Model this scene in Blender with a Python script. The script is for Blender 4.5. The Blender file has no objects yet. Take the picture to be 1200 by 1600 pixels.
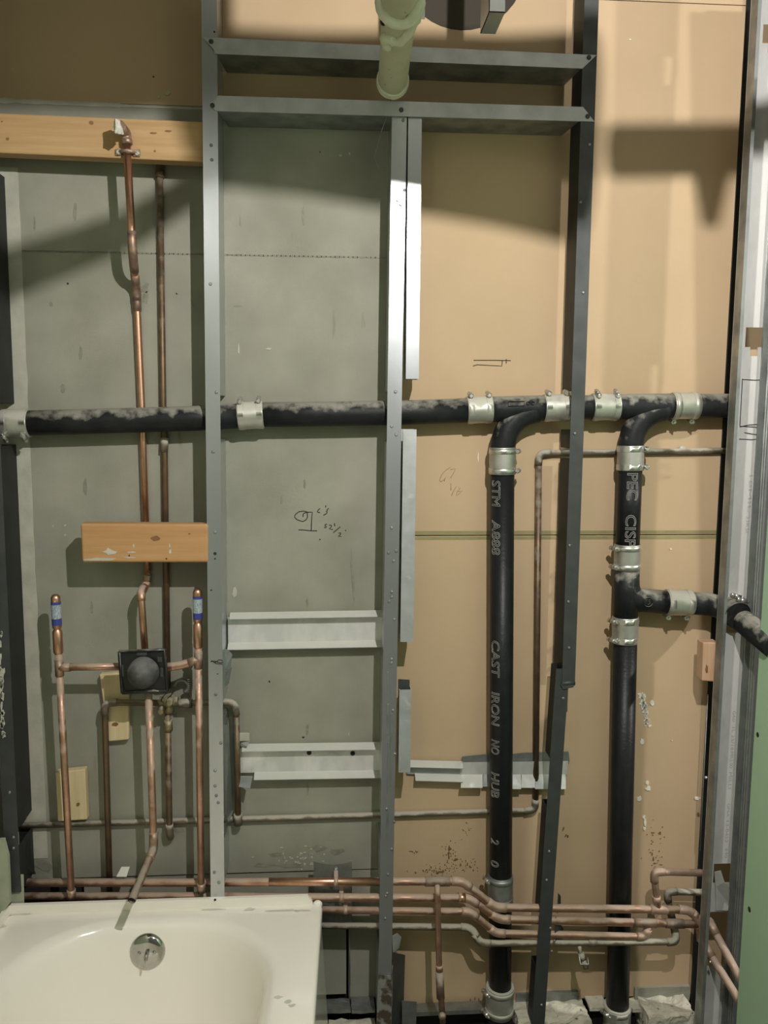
import bpy, bmesh, math, random
from mathutils import Vector, Matrix, noise
random.seed(7)
S = bpy.context.scene
COL = S.collection

# ---------------------------------------------------------------- camera
F = 1294.0
YAW, PITCH, ROLL = math.radians(3.89), math.radians(6.79), math.radians(0.39)
CAM = Vector((0.0, -2.0, 1.60))
cp, sp = math.cos(PITCH), math.sin(PITCH)
fwd = Vector((math.sin(YAW)*cp, math.cos(YAW)*cp, -sp))
rt = Vector((math.cos(YAW), -math.sin(YAW), 0))
up = rt.cross(fwd)
RT = rt*math.cos(ROLL) + up*math.sin(ROLL)
UP = -rt*math.sin(ROLL) + up*math.cos(ROLL)
cam = bpy.data.cameras.new('camera')
cam.sensor_fit = 'VERTICAL'; cam.sensor_height = 24.0
cam.lens = 24.0*F/1600.0
cam.clip_start = 0.02
camo = bpy.data.objects.new('camera', cam)
COL.objects.link(camo)
camo.matrix_world = Matrix(((RT.x, UP.x, -fwd.x, CAM.x), (RT.y, UP.y, -fwd.y, CAM.y),
                            (RT.z, UP.z, -fwd.z, CAM.z), (0, 0, 0, 1)))
S.camera = camo

# ---------------------------------------------------------------- light
S.view_settings.view_transform = 'Standard'
S.view_settings.look = 'None'
S.view_settings.gamma = 1.0
S.view_settings.use_curve_mapping = False
S.view_settings.exposure = 0.0
w = bpy.data.worlds.new('world'); S.world = w
w.use_nodes = True
w.node_tree.nodes['Background'].inputs[0].default_value = (1.0, 0.95, 0.86, 1)
w.node_tree.nodes['Background'].inputs[1].default_value = 0.004

def lamp(name, loc, power, color, radius):
    l = bpy.data.lights.new(name, 'POINT')
    l.energy = power; l.color = color; l.shadow_soft_size = radius
    o = bpy.data.objects.new(name, l); COL.objects.link(o); o.location = loc
    return o
lamp('work_light', (0.40, -1.50, 2.40), 104, (1.0, 0.97, 0.925), 0.012)
lamp('next_room_light', (3.66, -1.45, 2.93), 310, (1.0, 0.965, 0.90), 0.05)
lamp('far_bulb', (-0.62, -2.05, 2.45), 4, (1.0, 0.965, 0.90), 0.05)

# ---------------------------------------------------------------- pixel -> world on real planes
def ray(px, py):
    return RT*((px-600)/F) + UP*((800-py)/F) + fwd
def P(px, py, d=0.0):
    r = ray(px, py); t = (-d-CAM.y)/r.y
    return CAM + r*t
def PZ(px, py, z):
    r = ray(px, py); t = (z-CAM.z)/r.z
    return CAM + r*t

# ---------------------------------------------------------------- materials
def mat(name, c1, c2=None, rough=.6, metal=0.0, scale=25, lo=.35, hi=.65, bump=0.0, bscale=None,
        dust=0.0, dustc=(.42, .40, .34), stretch=(1, 1, 1), spec=.5, speck=None, rough2=None, coat=0, aniso=0):
    m = bpy.data.materials.new(name); m.use_nodes = True
    nt = m.node_tree; N = nt.nodes; L = nt.links
    b = N['Principled BSDF']
    b.inputs['Roughness'].default_value = rough
    b.inputs['Metallic'].default_value = metal
    b.inputs['Specular IOR Level'].default_value = spec
    if coat: b.inputs['Coat Weight'].default_value = coat; b.inputs['Coat Roughness'].default_value = .08
    tc = N.new('ShaderNodeTexCoord')
    mp = N.new('ShaderNodeMapping'); mp.inputs['Scale'].default_value = stretch
    L.new(tc.outputs['Object'], mp.inputs['Vector'])
    n = N.new('ShaderNodeTexNoise'); n.inputs['Scale'].default_value = scale; n.inputs['Detail'].default_value = 5
    L.new(mp.outputs[0], n.inputs['Vector'])
    mr = N.new('ShaderNodeMapRange'); mr.inputs['From Min'].default_value = lo; mr.inputs['From Max'].default_value = hi
    L.new(n.outputs['Fac'], mr.inputs['Value'])
    mx = N.new('ShaderNodeMix'); mx.data_type = 'RGBA'
    c2 = c2 or c1
    mx.inputs[6].default_value = (*c1, 1); mx.inputs[7].default_value = (*c2, 1)
    L.new(mr.outputs[0], mx.inputs[0])
    col = mx.outputs[2]
    if rough2 is not None:
        r2 = N.new('ShaderNodeMapRange'); r2.inputs['To Min'].default_value = rough; r2.inputs['To Max'].default_value = rough2
        L.new(mr.outputs[0], r2.inputs['Value']); L.new(r2.outputs[0], b.inputs['Roughness'])
    if speck:
        sc, th, c, st = speck
        mp2 = N.new('ShaderNodeMapping'); mp2.inputs['Scale'].default_value = st
        L.new(tc.outputs['Object'], mp2.inputs['Vector'])
        n2 = N.new('ShaderNodeTexNoise'); n2.inputs['Scale'].default_value = sc; n2.inputs['Detail'].default_value = 3
        L.new(mp2.outputs[0], n2.inputs['Vector'])
        m2 = N.new('ShaderNodeMapRange'); m2.inputs['From Min'].default_value = th; m2.inputs['From Max'].default_value = th+.06
        L.new(n2.outputs['Fac'], m2.inputs['Value'])
        x2 = N.new('ShaderNodeMix'); x2.data_type = 'RGBA'; x2.inputs[7].default_value = (*c, 1)
        L.new(m2.outputs[0], x2.inputs[0]); L.new(col, x2.inputs[6]); col = x2.outputs[2]
    if dust:
        g = N.new('ShaderNodeNewGeometry'); sx = N.new('ShaderNodeSeparateXYZ'); L.new(g.outputs['Normal'], sx.inputs[0])
        n3 = N.new('ShaderNodeTexNoise'); n3.inputs['Scale'].default_value = 42; n3.inputs['Detail'].default_value = 4
        L.new(tc.outputs['Object'], n3.inputs['Vector'])
        ad = N.new('ShaderNodeMath'); ad.operation = 'MULTIPLY_ADD'; ad.inputs[1].default_value = 1.9; ad.inputs[2].default_value = -.95
        L.new(n3.outputs['Fac'], ad.inputs[0])
        a2 = N.new('ShaderNodeMath'); a2.operation = 'ADD'; L.new(sx.outputs['Z'], a2.inputs[0]); L.new(ad.outputs[0], a2.inputs[1])
        m3 = N.new('ShaderNodeMapRange'); m3.inputs['From Min'].default_value = .45-.5*dust; m3.inputs['From Max'].default_value = .95-.45*dust
        m3.inputs['To Max'].default_value = min(1, .45+.55*dust)
        L.new(a2.outputs[0], m3.inputs['Value'])
        x3 = N.new('ShaderNodeMix'); x3.data_type = 'RGBA'; x3.inputs[7].default_value = (*dustc, 1)
        L.new(m3.outputs[0], x3.inputs[0]); L.new(col, x3.inputs[6]); col = x3.outputs[2]
        if metal:
            mm = N.new('ShaderNodeMath'); mm.operation = 'MULTIPLY_ADD'; mm.inputs[1].default_value = -metal; mm.inputs[2].default_value = metal
            L.new(m3.outputs[0], mm.inputs[0]); L.new(mm.outputs[0], b.inputs['Metallic'])
        rr = N.new('ShaderNodeMapRange'); rr.inputs['To Min'].default_value = rough; rr.inputs['To Max'].default_value = .9
        L.new(m3.outputs[0], rr.inputs['Value']); L.new(rr.outputs[0], b.inputs['Roughness'])
    L.new(col, b.inputs['Base Color'])
    if bump:
        nb = N.new('ShaderNodeTexNoise'); nb.inputs['Scale'].default_value = bscale or scale*6; nb.inputs['Detail'].default_value = 4
        L.new(mp.outputs[0], nb.inputs['Vector'])
        bp = N.new('ShaderNodeBump'); bp.inputs['Strength'].default_value = bump; bp.inputs['Distance'].default_value = .002
        L.new(nb.outputs['Fac'], bp.inputs['Height']); L.new(bp.outputs[0], b.inputs['Normal'])
    return m

M = {}
M['brown'] = mat('brown_paper', (.475, .35, .22), (.51, .375, .24), .85, scale=4, bump=.12, bscale=400, spec=.2)
M['gray'] = mat('gray_board', (.25, .247, .20), (.315, .31, .255), .85, scale=6, bump=.2, bscale=500, spec=.2,
                speck=(30, .70, (.22, .215, .17), (1, 1, .16)))
M['olive'] = mat('olive_paper_edge', (.24, .22, .10), (.30, .27, .13), .85, scale=20)
M['strip'] = mat('pale_joint_paper', (.47, .46, .385), (.38, .375, .31), .85, scale=22, bump=.2)
M['plaster'] = mat('plaster', (.60, .58, .50), (.40, .39, .33), .9, scale=70, bump=.5)
M['galv'] = mat('galvanized_steel', (.57, .595, .615), (.51, .535, .55), .27, .85, scale=14, lo=.2, hi=.8, stretch=(1, 1, .25), rough2=.34, bump=.05, bscale=120)
M['galvdust'] = mat('dusty_galvanized_steel', (.52, .535, .54), (.42, .435, .44), .45, .5, scale=22, rough2=.62, bump=.08, bscale=150, dust=.55, dustc=(.55, .54, .48))
M['galvold'] = mat('weathered_galvanized_steel', (.42, .44, .43), (.24, .25, .245), .45, .9, scale=18, lo=.3, hi=.7, rough2=.65, bump=.1)
M['galvpale'] = mat('oxidised_galvanized_web', (.82, .82, .80), (.62, .62, .60), .42, .5, scale=14, lo=.4, hi=.6, rough2=.6, stretch=(1, 1, .5))
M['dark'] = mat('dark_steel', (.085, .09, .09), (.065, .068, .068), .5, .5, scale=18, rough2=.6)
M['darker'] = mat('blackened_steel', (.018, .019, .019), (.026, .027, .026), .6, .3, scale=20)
M['rusty'] = mat('rusty_scraped_steel', (.36, .36, .34), (.10, .075, .055), .5, .5, scale=35, lo=.45, hi=.55, rough2=.8)
M['copper'] = mat('new_copper', (.74, .44, .32), (.56, .30, .20), .33, 1.0, scale=22, rough2=.45, stretch=(1, 1, 1))
M['copperd'] = mat('dusty_copper', (.60, .36, .26), (.42, .245, .175), .42, .9, scale=30, rough2=.6, dust=.5, dustc=(.46, .38, .31))
M['copperp'] = mat('pale_copper', (.62, .42, .33), (.50, .33, .255), .5, .7, scale=35, rough2=.65, dust=.35, dustc=(.48, .40, .33))
M['solder'] = mat('tarnished_fitting', (.45, .29, .21), (.24, .18, .145), .5, .8, scale=60, rough2=.7, dust=.35, dustc=(.42, .37, .31))
M['copperold'] = mat('old_brown_copper', (.20, .13, .075), (.125, .092, .06), .5, .7, scale=30, rough2=.65, dust=.25, dustc=(.36, .32, .25))
M['copperdust'] = mat('old_grey_dusted_copper', (.20, .155, .11), (.15, .13, .10), .6, .5, scale=30, dust=.9, dustc=(.42, .39, .32))
M['iron'] = mat('black_cast_iron', (.010, .0105, .012), (.014, .0145, .016), .40, 0, scale=30, bump=.25, bscale=160, spec=.22, dust=.0)
M['irond'] = mat('dusty_black_cast_iron', (.010, .011, .012), (.017, .018, .019), .5, 0, scale=30, bump=.25, bscale=160, spec=.22, dust=.25, dustc=(.42, .40, .34))
M['ironlet'] = mat('edge_lit_lettering', (.21, .21, .195), (.27, .265, .25), .42, 0, scale=60)  # lighter grey paints in the light caught on the letter edges
M['inox'] = mat('stainless_band', (.66, .65, .61), (.56, .55, .52), .26, .85, scale=40, rough2=.36)
M['inoxd'] = mat('dusty_stainless_band', (.58, .57, .51), (.46, .455, .41), .38, .7, scale=30, rough2=.5, dust=.55, dustc=(.52, .50, .43))
M['inoxr'] = mat('ribbed_stainless_shield', (.52, .51, .47), (.42, .41, .375), .42, .8, scale=40, rough2=.5)
M['wood'] = mat('pine_lumber', (.50, .285, .125), (.42, .225, .09), .7, 0, scale=9, stretch=(.6, 3, 9), bump=.15, lo=.3, hi=.7)
M['woodw'] = mat('weathered_pine_lumber', (.46, .30, .145), (.37, .225, .10), .75, 0, scale=9, stretch=(.6, 3, 9), bump=.15, lo=.3, hi=.7)
M['woody'] = mat('pale_pine', (.66, .55, .34), (.58, .47, .265), .75, 0, scale=10, stretch=(9, 3, .6), bump=.1)
M['pink'] = mat('pinkish_plank', (.62, .40, .27), (.56, .33, .20), .75, 0, scale=12, stretch=(7, 3, 1))
M['knot'] = mat('wood_knot', (.19, .085, .035), (.26, .12, .05), .8, 0, scale=60)
M['woodd'] = mat('wood_dust', (.55, .51, .42), (.47, .43, .34), .9, 0, scale=50)
M['enamel'] = mat('cream_enamel', (.90, .855, .775), (.91, .865, .79), .16, 0, scale=6, spec=.5, coat=.3)
M['scuff'] = mat('mortar_smear', (.55, .54, .46), (.62, .61, .53), .7, 0, scale=50)
M['chrome'] = mat('chrome', (.52, .52, .50), (.48, .48, .46), .08, 1.0, scale=5)
M['brass'] = mat('dull_brass', (.36, .31, .17), (.24, .21, .13), .45, .7, scale=60, rough2=.6, dust=.45, dustc=(.44, .41, .34))
M['plastic'] = mat('black_plastic', (.012, .012, .013), (.018, .018, .018), .3, 0, scale=20, dust=.12, dustc=(.34, .33, .29))
M['dome'] = mat('dusty_rubber', (.035, .036, .036), (.075, .076, .074), .6, 0, scale=50, dust=.45, dustc=(.18, .18, .17))
M['lblue'] = mat('blue_label', (.04, .05, .22), (.05, .06, .26), .4, 0, scale=20)
M['lwhite'] = mat('silver_label', (.42, .46, .50), (.20, .25, .30), .4, 0, scale=420, lo=.45, hi=.6)
M['green'] = mat('green_wallboard', (.45, .65, .44), (.47, .67, .455), .8, 0, scale=5, bump=.1, bscale=300)
M['greenedge'] = mat('pale_green_wallboard', (.40, .43, .31), (.33, .36, .25), .85, 0, scale=25)
M['cream'] = mat('cream_pipe_insulation', (.55, .54, .385), (.46, .45, .32), .7, 0, scale=14, bump=.3, bscale=80, speck=(60, .69, (.12, .11, .07), (1, 1, 1)))
M['mastic'] = mat('pale_mastic', (.70, .71, .55), (.62, .63, .48), .6, 0, scale=40, bump=.3)
M['tape'] = mat('thread_tape', (.66, .64, .57), (.50, .48, .42), .8, 0, scale=120, bump=.4)
M['conc'] = mat('concrete', (.60, .57, .47), (.46, .44, .36), .95, 0, scale=22, bump=1.0, bscale=110, speck=(70, .67, (.14, .12, .09), (1, 1, 1)))
M['floor'] = mat('floor_concrete', (.10, .095, .08), (.06, .057, .05), .95, 0, scale=8, bump=.4)
M['black'] = mat('dark_cavity', (.012, .012, .011), None, .9, 0)
M['ink'] = mat('black_marker', (.02, .02, .018), None, .8, 0)
M['pencil'] = mat('pencil', (.30, .22, .12), None, .8, 0)
M['print'] = mat('grey_print', (.33, .33, .31), None, .8, 0)
M['stain'] = mat('mould_stain', (.13, .085, .035), (.21, .14, .065), .9, 0, scale=60)
M['stain2'] = mat('grey_mould', (.19, .185, .145), (.25, .245, .195), .9, 0, scale=60)
M['white'] = mat('white_paint', (.62, .60, .55), None, .8, 0)
M['whitemet'] = mat('white_painted_metal', (.72, .72, .76), None, .45, 0)
M['splash'] = mat('white_plaster', (.80, .77, .68), (.72, .69, .60), .9, 0, scale=80)
M['wire'] = mat('thin_wire', (.30, .28, .22), None, .6, 0)

# ---------------------------------------------------------------- mesh builder
class MB:
    def __init__(self): self.v = []; self.f = []; self.s = []
    def add(self, vs, fs, smooth=False):
        o = len(self.v); self.v += [Vector(v) for v in vs]
        self.f += [[i+o for i in f] for f in fs]; self.s += [smooth]*len(fs); return self
    def hexa(self, c):
        return self.add(c, [(3, 2, 1, 0), (4, 5, 6, 7), (0, 1, 5, 4), (1, 2, 6, 5), (2, 3, 7, 6), (3, 0, 4, 7)])
    def box(self, a, b):
        x0, y0, z0 = a; x1, y1, z1 = b
        return self.hexa([(x0, y0, z0), (x1, y0, z0), (x1, y1, z0), (x0, y1, z0),
                          (x0, y0, z1), (x1, y0, z1), (x1, y1, z1), (x0, y1, z1)])
    def bevbox(self, c8, r=.002, seg=2):
        bm = bmesh.new(); vs = [bm.verts.new(v) for v in c8]
        for f in [(3, 2, 1, 0), (4, 5, 6, 7), (0, 1, 5, 4), (1, 2, 6, 5), (2, 3, 7, 6), (3, 0, 4, 7)]:
            bm.faces.new([vs[i] for i in f])
        bmesh.ops.bevel(bm, geom=bm.edges[:], offset=r, segments=seg, affect='EDGES', profile=.5)
        bm.verts.index_update()
        self.add([v.co.copy() for v in bm.verts], [[v.index for v in f.verts] for f in bm.faces]); bm.free(); return self
    def prism(self, poly, off):
        off = Vector(off); n = len(poly); a = [Vector(p) for p in poly]
        return self.add(a+[p+off for p in a], [list(range(n))[::-1], list(range(n, 2*n))] +
                        [(i, (i+1) % n, n+(i+1) % n, n+i) for i in range(n)])
    def tube(self, path, r, n=14, cap0=True, cap1=True, closed=False, smooth=True):
        path = [Vector(p) for p in path]; k = len(path)
        rs = r if isinstance(r, (list, tuple)) else [r]*k
        T = []
        for i in range(k):
            if closed: t = path[(i+1) % k]-path[i-1]
            elif i == 0: t = path[1]-path[0]
            elif i == k-1: t = path[-1]-path[-2]
            else:
                t = (path[i+1]-path[i]).normalized()+(path[i]-path[i-1]).normalized()
                if t.length < 1e-6: t = path[i+1]-path[i]
            T.append(t.normalized() if t.length > 1e-9 else (T[-1] if T else Vector((0, 0, 1))))
        a = Vector((0, -1, 0)) if abs(T[0].y) < .9 else Vector((0, 0, 1))
        u = (a-T[0]*a.dot(T[0])).normalized()
        vs = []
        for i in range(k):
            if i: u = (u-T[i]*u.dot(T[i])).normalized()
            w_ = T[i].cross(u)
            for j in range(n):
                g = 2*math.pi*j/n
                vs.append(path[i]+(u*math.cos(g)+w_*math.sin(g))*rs[i])
        fs = []
        for i in range(k if closed else k-1):
            for j in range(n):
                i2 = (i+1) % k
                fs.append((i*n+j, i*n+(j+1) % n, i2*n+(j+1) % n, i2*n+j))
        self.add(vs, fs, smooth)
        if not closed:
            if cap0: self.add(vs[:n], [list(range(n))[::-1]])
            if cap1: self.add(vs[-n:], [list(range(n))])
        return self
    def lathe(self, a, b, prof, n=20):      # prof: (t along a->b in metres or fraction, radius) with sharp steps allowed
        a = Vector(a); b = Vector(b); d = b-a
        for (t0, r0), (t1, r1) in zip(prof, prof[1:]):
            if abs(t0-t1) < 1e-6:
                t1 = t0+1e-5
            self.tube([a+d*t0, a+d*t1], [max(r0, 1e-5), max(r1, 1e-5)], n, False, False)
        self.tube([a+d*prof[0][0], a+d*(prof[0][0]+1e-5)], [prof[0][1]]*2, n, True, False)
        self.tube([a+d*(prof[-1][0]-1e-5), a+d*prof[-1][0]], [max(prof[-1][1], 1e-5)]*2, n, False, True)
        return self
    def sphere(self, c, r, n=12, sc=(1, 1, 1)):
        c = Vector(c); vs = []; fs = []
        m = n//2
        for i in range(m+1):
            th = math.pi*i/m
            for j in range(n):
                ph = 2*math.pi*j/n
                vs.append(c+Vector((r*math.sin(th)*math.cos(ph)*sc[0], r*math.sin(th)*math.sin(ph)*sc[1], r*math.cos(th)*sc[2])))
        for i in range(m):
            for j in range(n):
                fs.append((i*n+j, (i+1)*n+j, (i+1)*n+(j+1) % n, i*n+(j+1) % n))
        return self.add(vs, fs, True)
    def rough_box(self, c8, amp=.006, cuts=4, fr=28, seed=0):
        bm = bmesh.new(); vs = [bm.verts.new(v) for v in c8]
        for f in [(3, 2, 1, 0), (4, 5, 6, 7), (0, 1, 5, 4), (1, 2, 6, 5), (2, 3, 7, 6), (3, 0, 4, 7)]:
            bm.faces.new([vs[i] for i in f])
        bmesh.ops.subdivide_edges(bm, edges=bm.edges[:], cuts=cuts, use_grid_fill=True)
        for v in bm.verts:
            v.co += noise.noise_vector(v.co*fr+Vector((seed*7.3, 0, 0)))*amp+noise.noise_vector(v.co*fr*3.3+Vector((0, seed*3.1, 0)))*amp*.4
        bm.verts.index_update()
        self.add([v.co.copy() for v in bm.verts], [[v.index for v in f.verts] for f in bm.faces]); bm.free(); return self

def make(name, mb, material, origin=(0, 0, 0), parent=None, weld=True):
    origin = Vector(origin)
    me = bpy.data.meshes.new(name)
    me.from_pydata([v-origin for v in mb.v], [], mb.f)
    for p, s in zip(me.polygons, mb.s): p.use_smooth = s
    bm = bmesh.new(); bm.from_mesh(me)
    if weld: bmesh.ops.remove_doubles(bm, verts=bm.verts[:], dist=1e-6)
    bmesh.ops.recalc_face_normals(bm, faces=bm.faces[:]); bm.to_mesh(me); bm.free()
    me.materials.append(material)
    o = bpy.data.objects.new(name, me); COL.objects.link(o)
    if parent: o.parent = parent
    else: o.location = origin
    return o

def tag(o, label=None, cat=None, group=None, kind=None):
    if label: o['label'] = label
    if cat: o['category'] = cat
    if group: o['group'] = group
    if kind: o['kind'] = kind
    return o

class Thing:
    def __init__(self, name, label, cat, loc, group=None):
        self.o = bpy.data.objects.new(name, None); COL.objects.link(self.o)
        self.loc = Vector(loc); self.o.location = self.loc; self.o.empty_display_size = .05
        tag(self.o, label, cat, group)
    def part(self, name, mb, material, parent=None, label=None):
        o = make(name, mb, material, self.loc, parent or self.o)
        if label: o['label'] = label
        return o
def solo(name, label, cat, mb, material, group=None, loc=None):
    if loc is None: loc = sum(mb.v, Vector())/len(mb.v)
    return tag(make(name, mb, material, loc), label, cat, group)
def struct(name, mb, material):
    return tag(make(name, mb, material), kind='structure')
def child(name, mb, material, parent):      # child of a piece of the setting whose origin is the world origin
    return make(name, mb, material, (0, 0, 0), parent)

def fillet(pts, R, seg=6):
    pts = [Vector(p) for p in pts]; out = [pts[0]]; arcs = []
    for i in range(1, len(pts)-1):
        a, b, c = pts[i-1], pts[i], pts[i+1]
        u = (a-b); v = (c-b); r = min(R, u.length*.45, v.length*.45)
        p0 = b+u.normalized()*r; p1 = b+v.normalized()*r
        arc = [p0*(1-t)**2+b*2*t*(1-t)+p1*t*t for t in [k/seg for k in range(seg+1)]]
        out += arc; arcs.append(arc)
    out.append(pts[-1]); return out, arcs

def pipe(th, pts, r, material, R=.022, fit=None, fitmat=None, n=14, name='pipe', legs=.012, skip=(), endcap=True):
    """tube through (px,py,d) points with fittings over its corners"""
    W = [P(*p) if not isinstance(p, Vector) else p for p in pts]
    path, arcs = fillet(W, R)
    o = th.part(name, MB().tube(path, r, n, True, True), material)
    if fit:
        for k, arc in enumerate(arcs):
            if k in skip: continue
            t0 = (arc[0]-arc[1]).normalized(); t1 = (arc[-1]-arc[-2]).normalized()
            ext = [arc[0]+t0*legs]+arc+[arc[-1]+t1*legs]
            th.part(fit, MB().tube(ext, r+.0016, n), fitmat or material)
    return o
def collar(th, a, b, r, material, name='coupling', n=14, parent=None):
    a = P(*a) if not isinstance(a, Vector) else a; b = P(*b) if not isinstance(b, Vector) else b
    return th.part(name, MB().tube([a, b], r, n), material, parent)

def blob(px, py, d, rx, ry, n=10, jit=.35, rot=0, t=.0006):
    c = []
    for k in range(n):
        g = 2*math.pi*k/n; q = 1+random.uniform(-jit, jit)
        x = rx*q*math.cos(g); y = ry*q*math.sin(g)
        c.append(P(px+x*math.cos(rot)-y*math.sin(rot), py+x*math.sin(rot)+y*math.cos(rot), d))
    return c
def splats(parent, name, spots, material, d=.0002, t=.0008, jit=.35):
    mb = MB()
    for s in spots:
        px, py, rx, ry = s[:4]; rot = s[4] if len(s) > 4 else 0
        mb.prism(blob(px, py, d, rx, ry, rot=rot, jit=jit), (0, -t, 0))
    return child(name, mb, material, parent) if parent is not None else mb
def stroke(mb, pts, d, r=.0011):
    mb.tube([P(x, y, d) for x, y in pts], r, 5)

# ================================================================ SETTING
bk = MB().box((-1.3, .02, -.02), (1.6, .06, 2.9))
wall = struct('wall_back', bk, M['black'])
def panel(x0, x1, z0, z1, m, t=.0127, y=0.0):
    return child('gypsum_panel', MB().box((x0, y, z0), (x1, y+t, z1)), m, wall)
XM = P(607, 700).x
zt = P(300, 168).z                 # top of the grey boards
zj = P(300, 397).z; zj2 = P(880, 836).z; zb = P(860, 1562).z; zg = P(420, 1362).z
ztop = P(1050, 4).z
panel(-1.3, XM-.001, zt+.004, 2.9, M['brown'])
panel(-1.3, XM-.001, zj+.0012, zt+.003, M['gray'], y=-.0005)
panel(-1.3, XM-.001, zg, zj-.0012, M['gray'], y=-.0005)
panel(XM+.001, 1.6, zj2+.0015, ztop-.001, M['brown'])
panel(XM+.001, 1.6, ztop+.001, 2.9, M['brown'])
panel(XM+.001, 1.6, zb, zj2-.0015, M['brown'])
a, b = P(505, 1448).x, P(541, 1500).x
panel(a-.6, b, P(500, 1556).z, zg-.004, M['gray'], y=.004)
panel(b+.006, XM-.002, P(570, 1560).z, zg-.004, M['gray'], y=.002)
# olive paper edges along the brown joint
for z0, z1 in ((zj2+.003, zj2+.011), (zj2-.011, zj2-.003)):
    child('paper_edge', MB().box((XM+.002, -.0004, z0), (1.1, .0, z1)), M['olive'], wall)
# pale joint strip at the left of the grey boards
L0 = P(25, 600).x; W0 = .026
m_ = MB()
prev = None
zz = [P(20, y).z for y in range(262, 1345, 30)]
for k in range(len(zz)-1):
    j0 = .003*noise.noise(Vector((0, 0, zz[k]*20))); j1 = .003*noise.noise(Vector((0, 0, zz[k+1]*20)))
    m_.hexa([(L0-.05, -.0016, zz[k+1]), (L0+W0+j1, -.0016, zz[k+1]), (L0+W0+j1, -.0005, zz[k+1]), (L0-.05, -.0005, zz[k+1]),
             (L0-.05, -.0016, zz[k]), (L0+W0+j0, -.0016, zz[k]), (L0+W0+j0, -.0005, zz[k]), (L0-.05, -.0005, zz[k])])
child('joint_tape', m_, M['strip'], wall)
# torn paper lip above the grey boards, dark crack in the joint
m_ = MB(); xs = list(range(-10, 330, 9))
for k in range(len(xs)-1):
    x0, x1 = xs[k], xs[k+1]
    f_ = lambda x: 158+.04*x
    h0 = 4+3.5*noise.noise(Vector((x0*.06, 0, 0))); h1 = 4+3.5*noise.noise(Vector((x1*.06, 0, 0)))
    if x0 > 180: h0 *= .5; h1 *= .5
    m_.prism([P(x0, f_(x0)-h0), P(x1, f_(x1)-h1), P(x1, f_(x1)+h1*.7), P(x0, f_(x0)+h0*.7)], (0, -.002, 0))
child('torn_paper_edge', m_, M['strip'], wall)
m_ = MB()
for x0 in range(12, 604, 7):
    f_ = lambda x: 392+.018*x
    h = 1.0+1.3*abs(noise.noise(Vector((x0*.11, 3, 0))))
    m_.prism([P(x0, f_(x0)-h), P(x0+8, f_(x0+8)-h), P(x0+8, f_(x0+8)+h), P(x0, f_(x0)+h)], (0, -.0012, 0))
child('joint_crack', m_, M['stain2'], wall)
# marks, stains and plaster on the boards
sp_ = [(642, 1330, 3, 1), (702, 1325, 2, 3), (701, 1338, 1, 6), (712, 1343, 3, 2), (711, 1344, 1.5, 1), (735, 1355, 2, 1), (690, 1362, 5, 1.5), (683, 1364, 2, 2), (880, 1295, 1, 4, .4), (884, 1306, 1, 3, .7), (887, 1307, 1.5, 2),
       (1020, 1301, 3, 1), (1031, 1302, 2, 2), (1019, 1334, 1, 3), (1021, 1342, 1, 3), (1023, 1349, 3, 1), (1033, 1351, 3, .8), (735, 1563, .8, 3), (742, 1560, .8, 3), (748, 1561, .8, 2)]
for cx, cy, sx_, sy_, n_ in ((702, 1332, 5, 9, 40), (685, 1360, 16, 5, 60), (728, 1352, 12, 6, 30), (730, 1298, 3, 6, 14), (1022, 1330, 8, 18, 30), (650, 1331, 4, 1, 6)):
    for k in range(n_):
        r_ = random.uniform(.4, 1.1); sp_.append((random.gauss(cx, sx_), random.gauss(cy, sy_), r_, r_*random.uniform(.7, 1.4)))
splats(wall, 'mould_stain', sp_, M['stain'])
splats(wall, 'mould_stain', [(117, 330, 2.5, 15), (54, 350, 1.5, 11), (80, 476, 3, 4), (126, 553, 2, 12), (133, 760, 4, 12), (99, 607, 4, 6), (474, 340, 2, 15),
       (375, 345, 1, 8), (480, 943, 2, 7), (551, 905, 2, 42, -.06), (480, 1140, 2, 8), (481, 1232, 2, 9), (476, 755, 1.5, 8), (227, 450, 6, 8), (228, 465, 5, 9), (452, 1352, 20, 4),
       (300, 473, 1.5, 7, -.3), (371, 478, 6, 1.2), (143, 950, 2, 10), (430, 1335, 9, 3), (500, 1325, 14, 5), (528, 1330, 10, 5), (410, 1352, 18, 3), (280, 1297, 12, 4), (70, 1352, 14, 9),
       (440, 780, 1.5, 8)], M['stain2'], d=.0006)
m_ = MB(); sp_ = []
for k in range(70):
    y = random.uniform(1082, 1135); x = 1002+(y-1082)*.2+random.gauss(0, 2.2)
    sp_.append((x, y, random.uniform(.8, 2.6), random.uniform(1, 3.5)))
sp_ += [(1018, 1098, 3, 4), (1003, 1158, 3, 4), (1011, 1223, 2.5, 3), (1012, 1232, 3.5, 4), (1006, 1276, 2, 3), (1008, 1284, 2, 6), (1007, 1295, 2, 3), (999, 1248, 4, 4),
        (1090, 1247, 4, 3), (984, 62, 2, 1), (747, 715, .7, 9), (1050, 1157, 1, 1), (1048, 858, 1.5, 1.5)]
splats(wall, 'plaster_splash', sp_, M['splash'], t=.0016)
sp_ = [(262, 146, 4, 4), (248, 152, 2, 2), (20, 108, 2, 2), (270, 168, 3, 1), (83, 822, 1, 2), (102, 821, 1.5, 1.5), (102, 836, 1.5, 1.5), (532, 243, 3, 2), (546, 240, 1.5, 2), (545, 1147, 1, 3),
       (367, 925, 4, 8, .3), (420, 545, 4, 2), (373, 545, 1.2, 10)]
for k in range(40):
    sp_.append((random.gauss(463, 22), random.gauss(1338, 8), random.uniform(.8, 2.4), random.uniform(.6, 2)))
splats(wall, 'plaster_splash', sp_, M['strip'], d=.0006, t=.0012)
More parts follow.
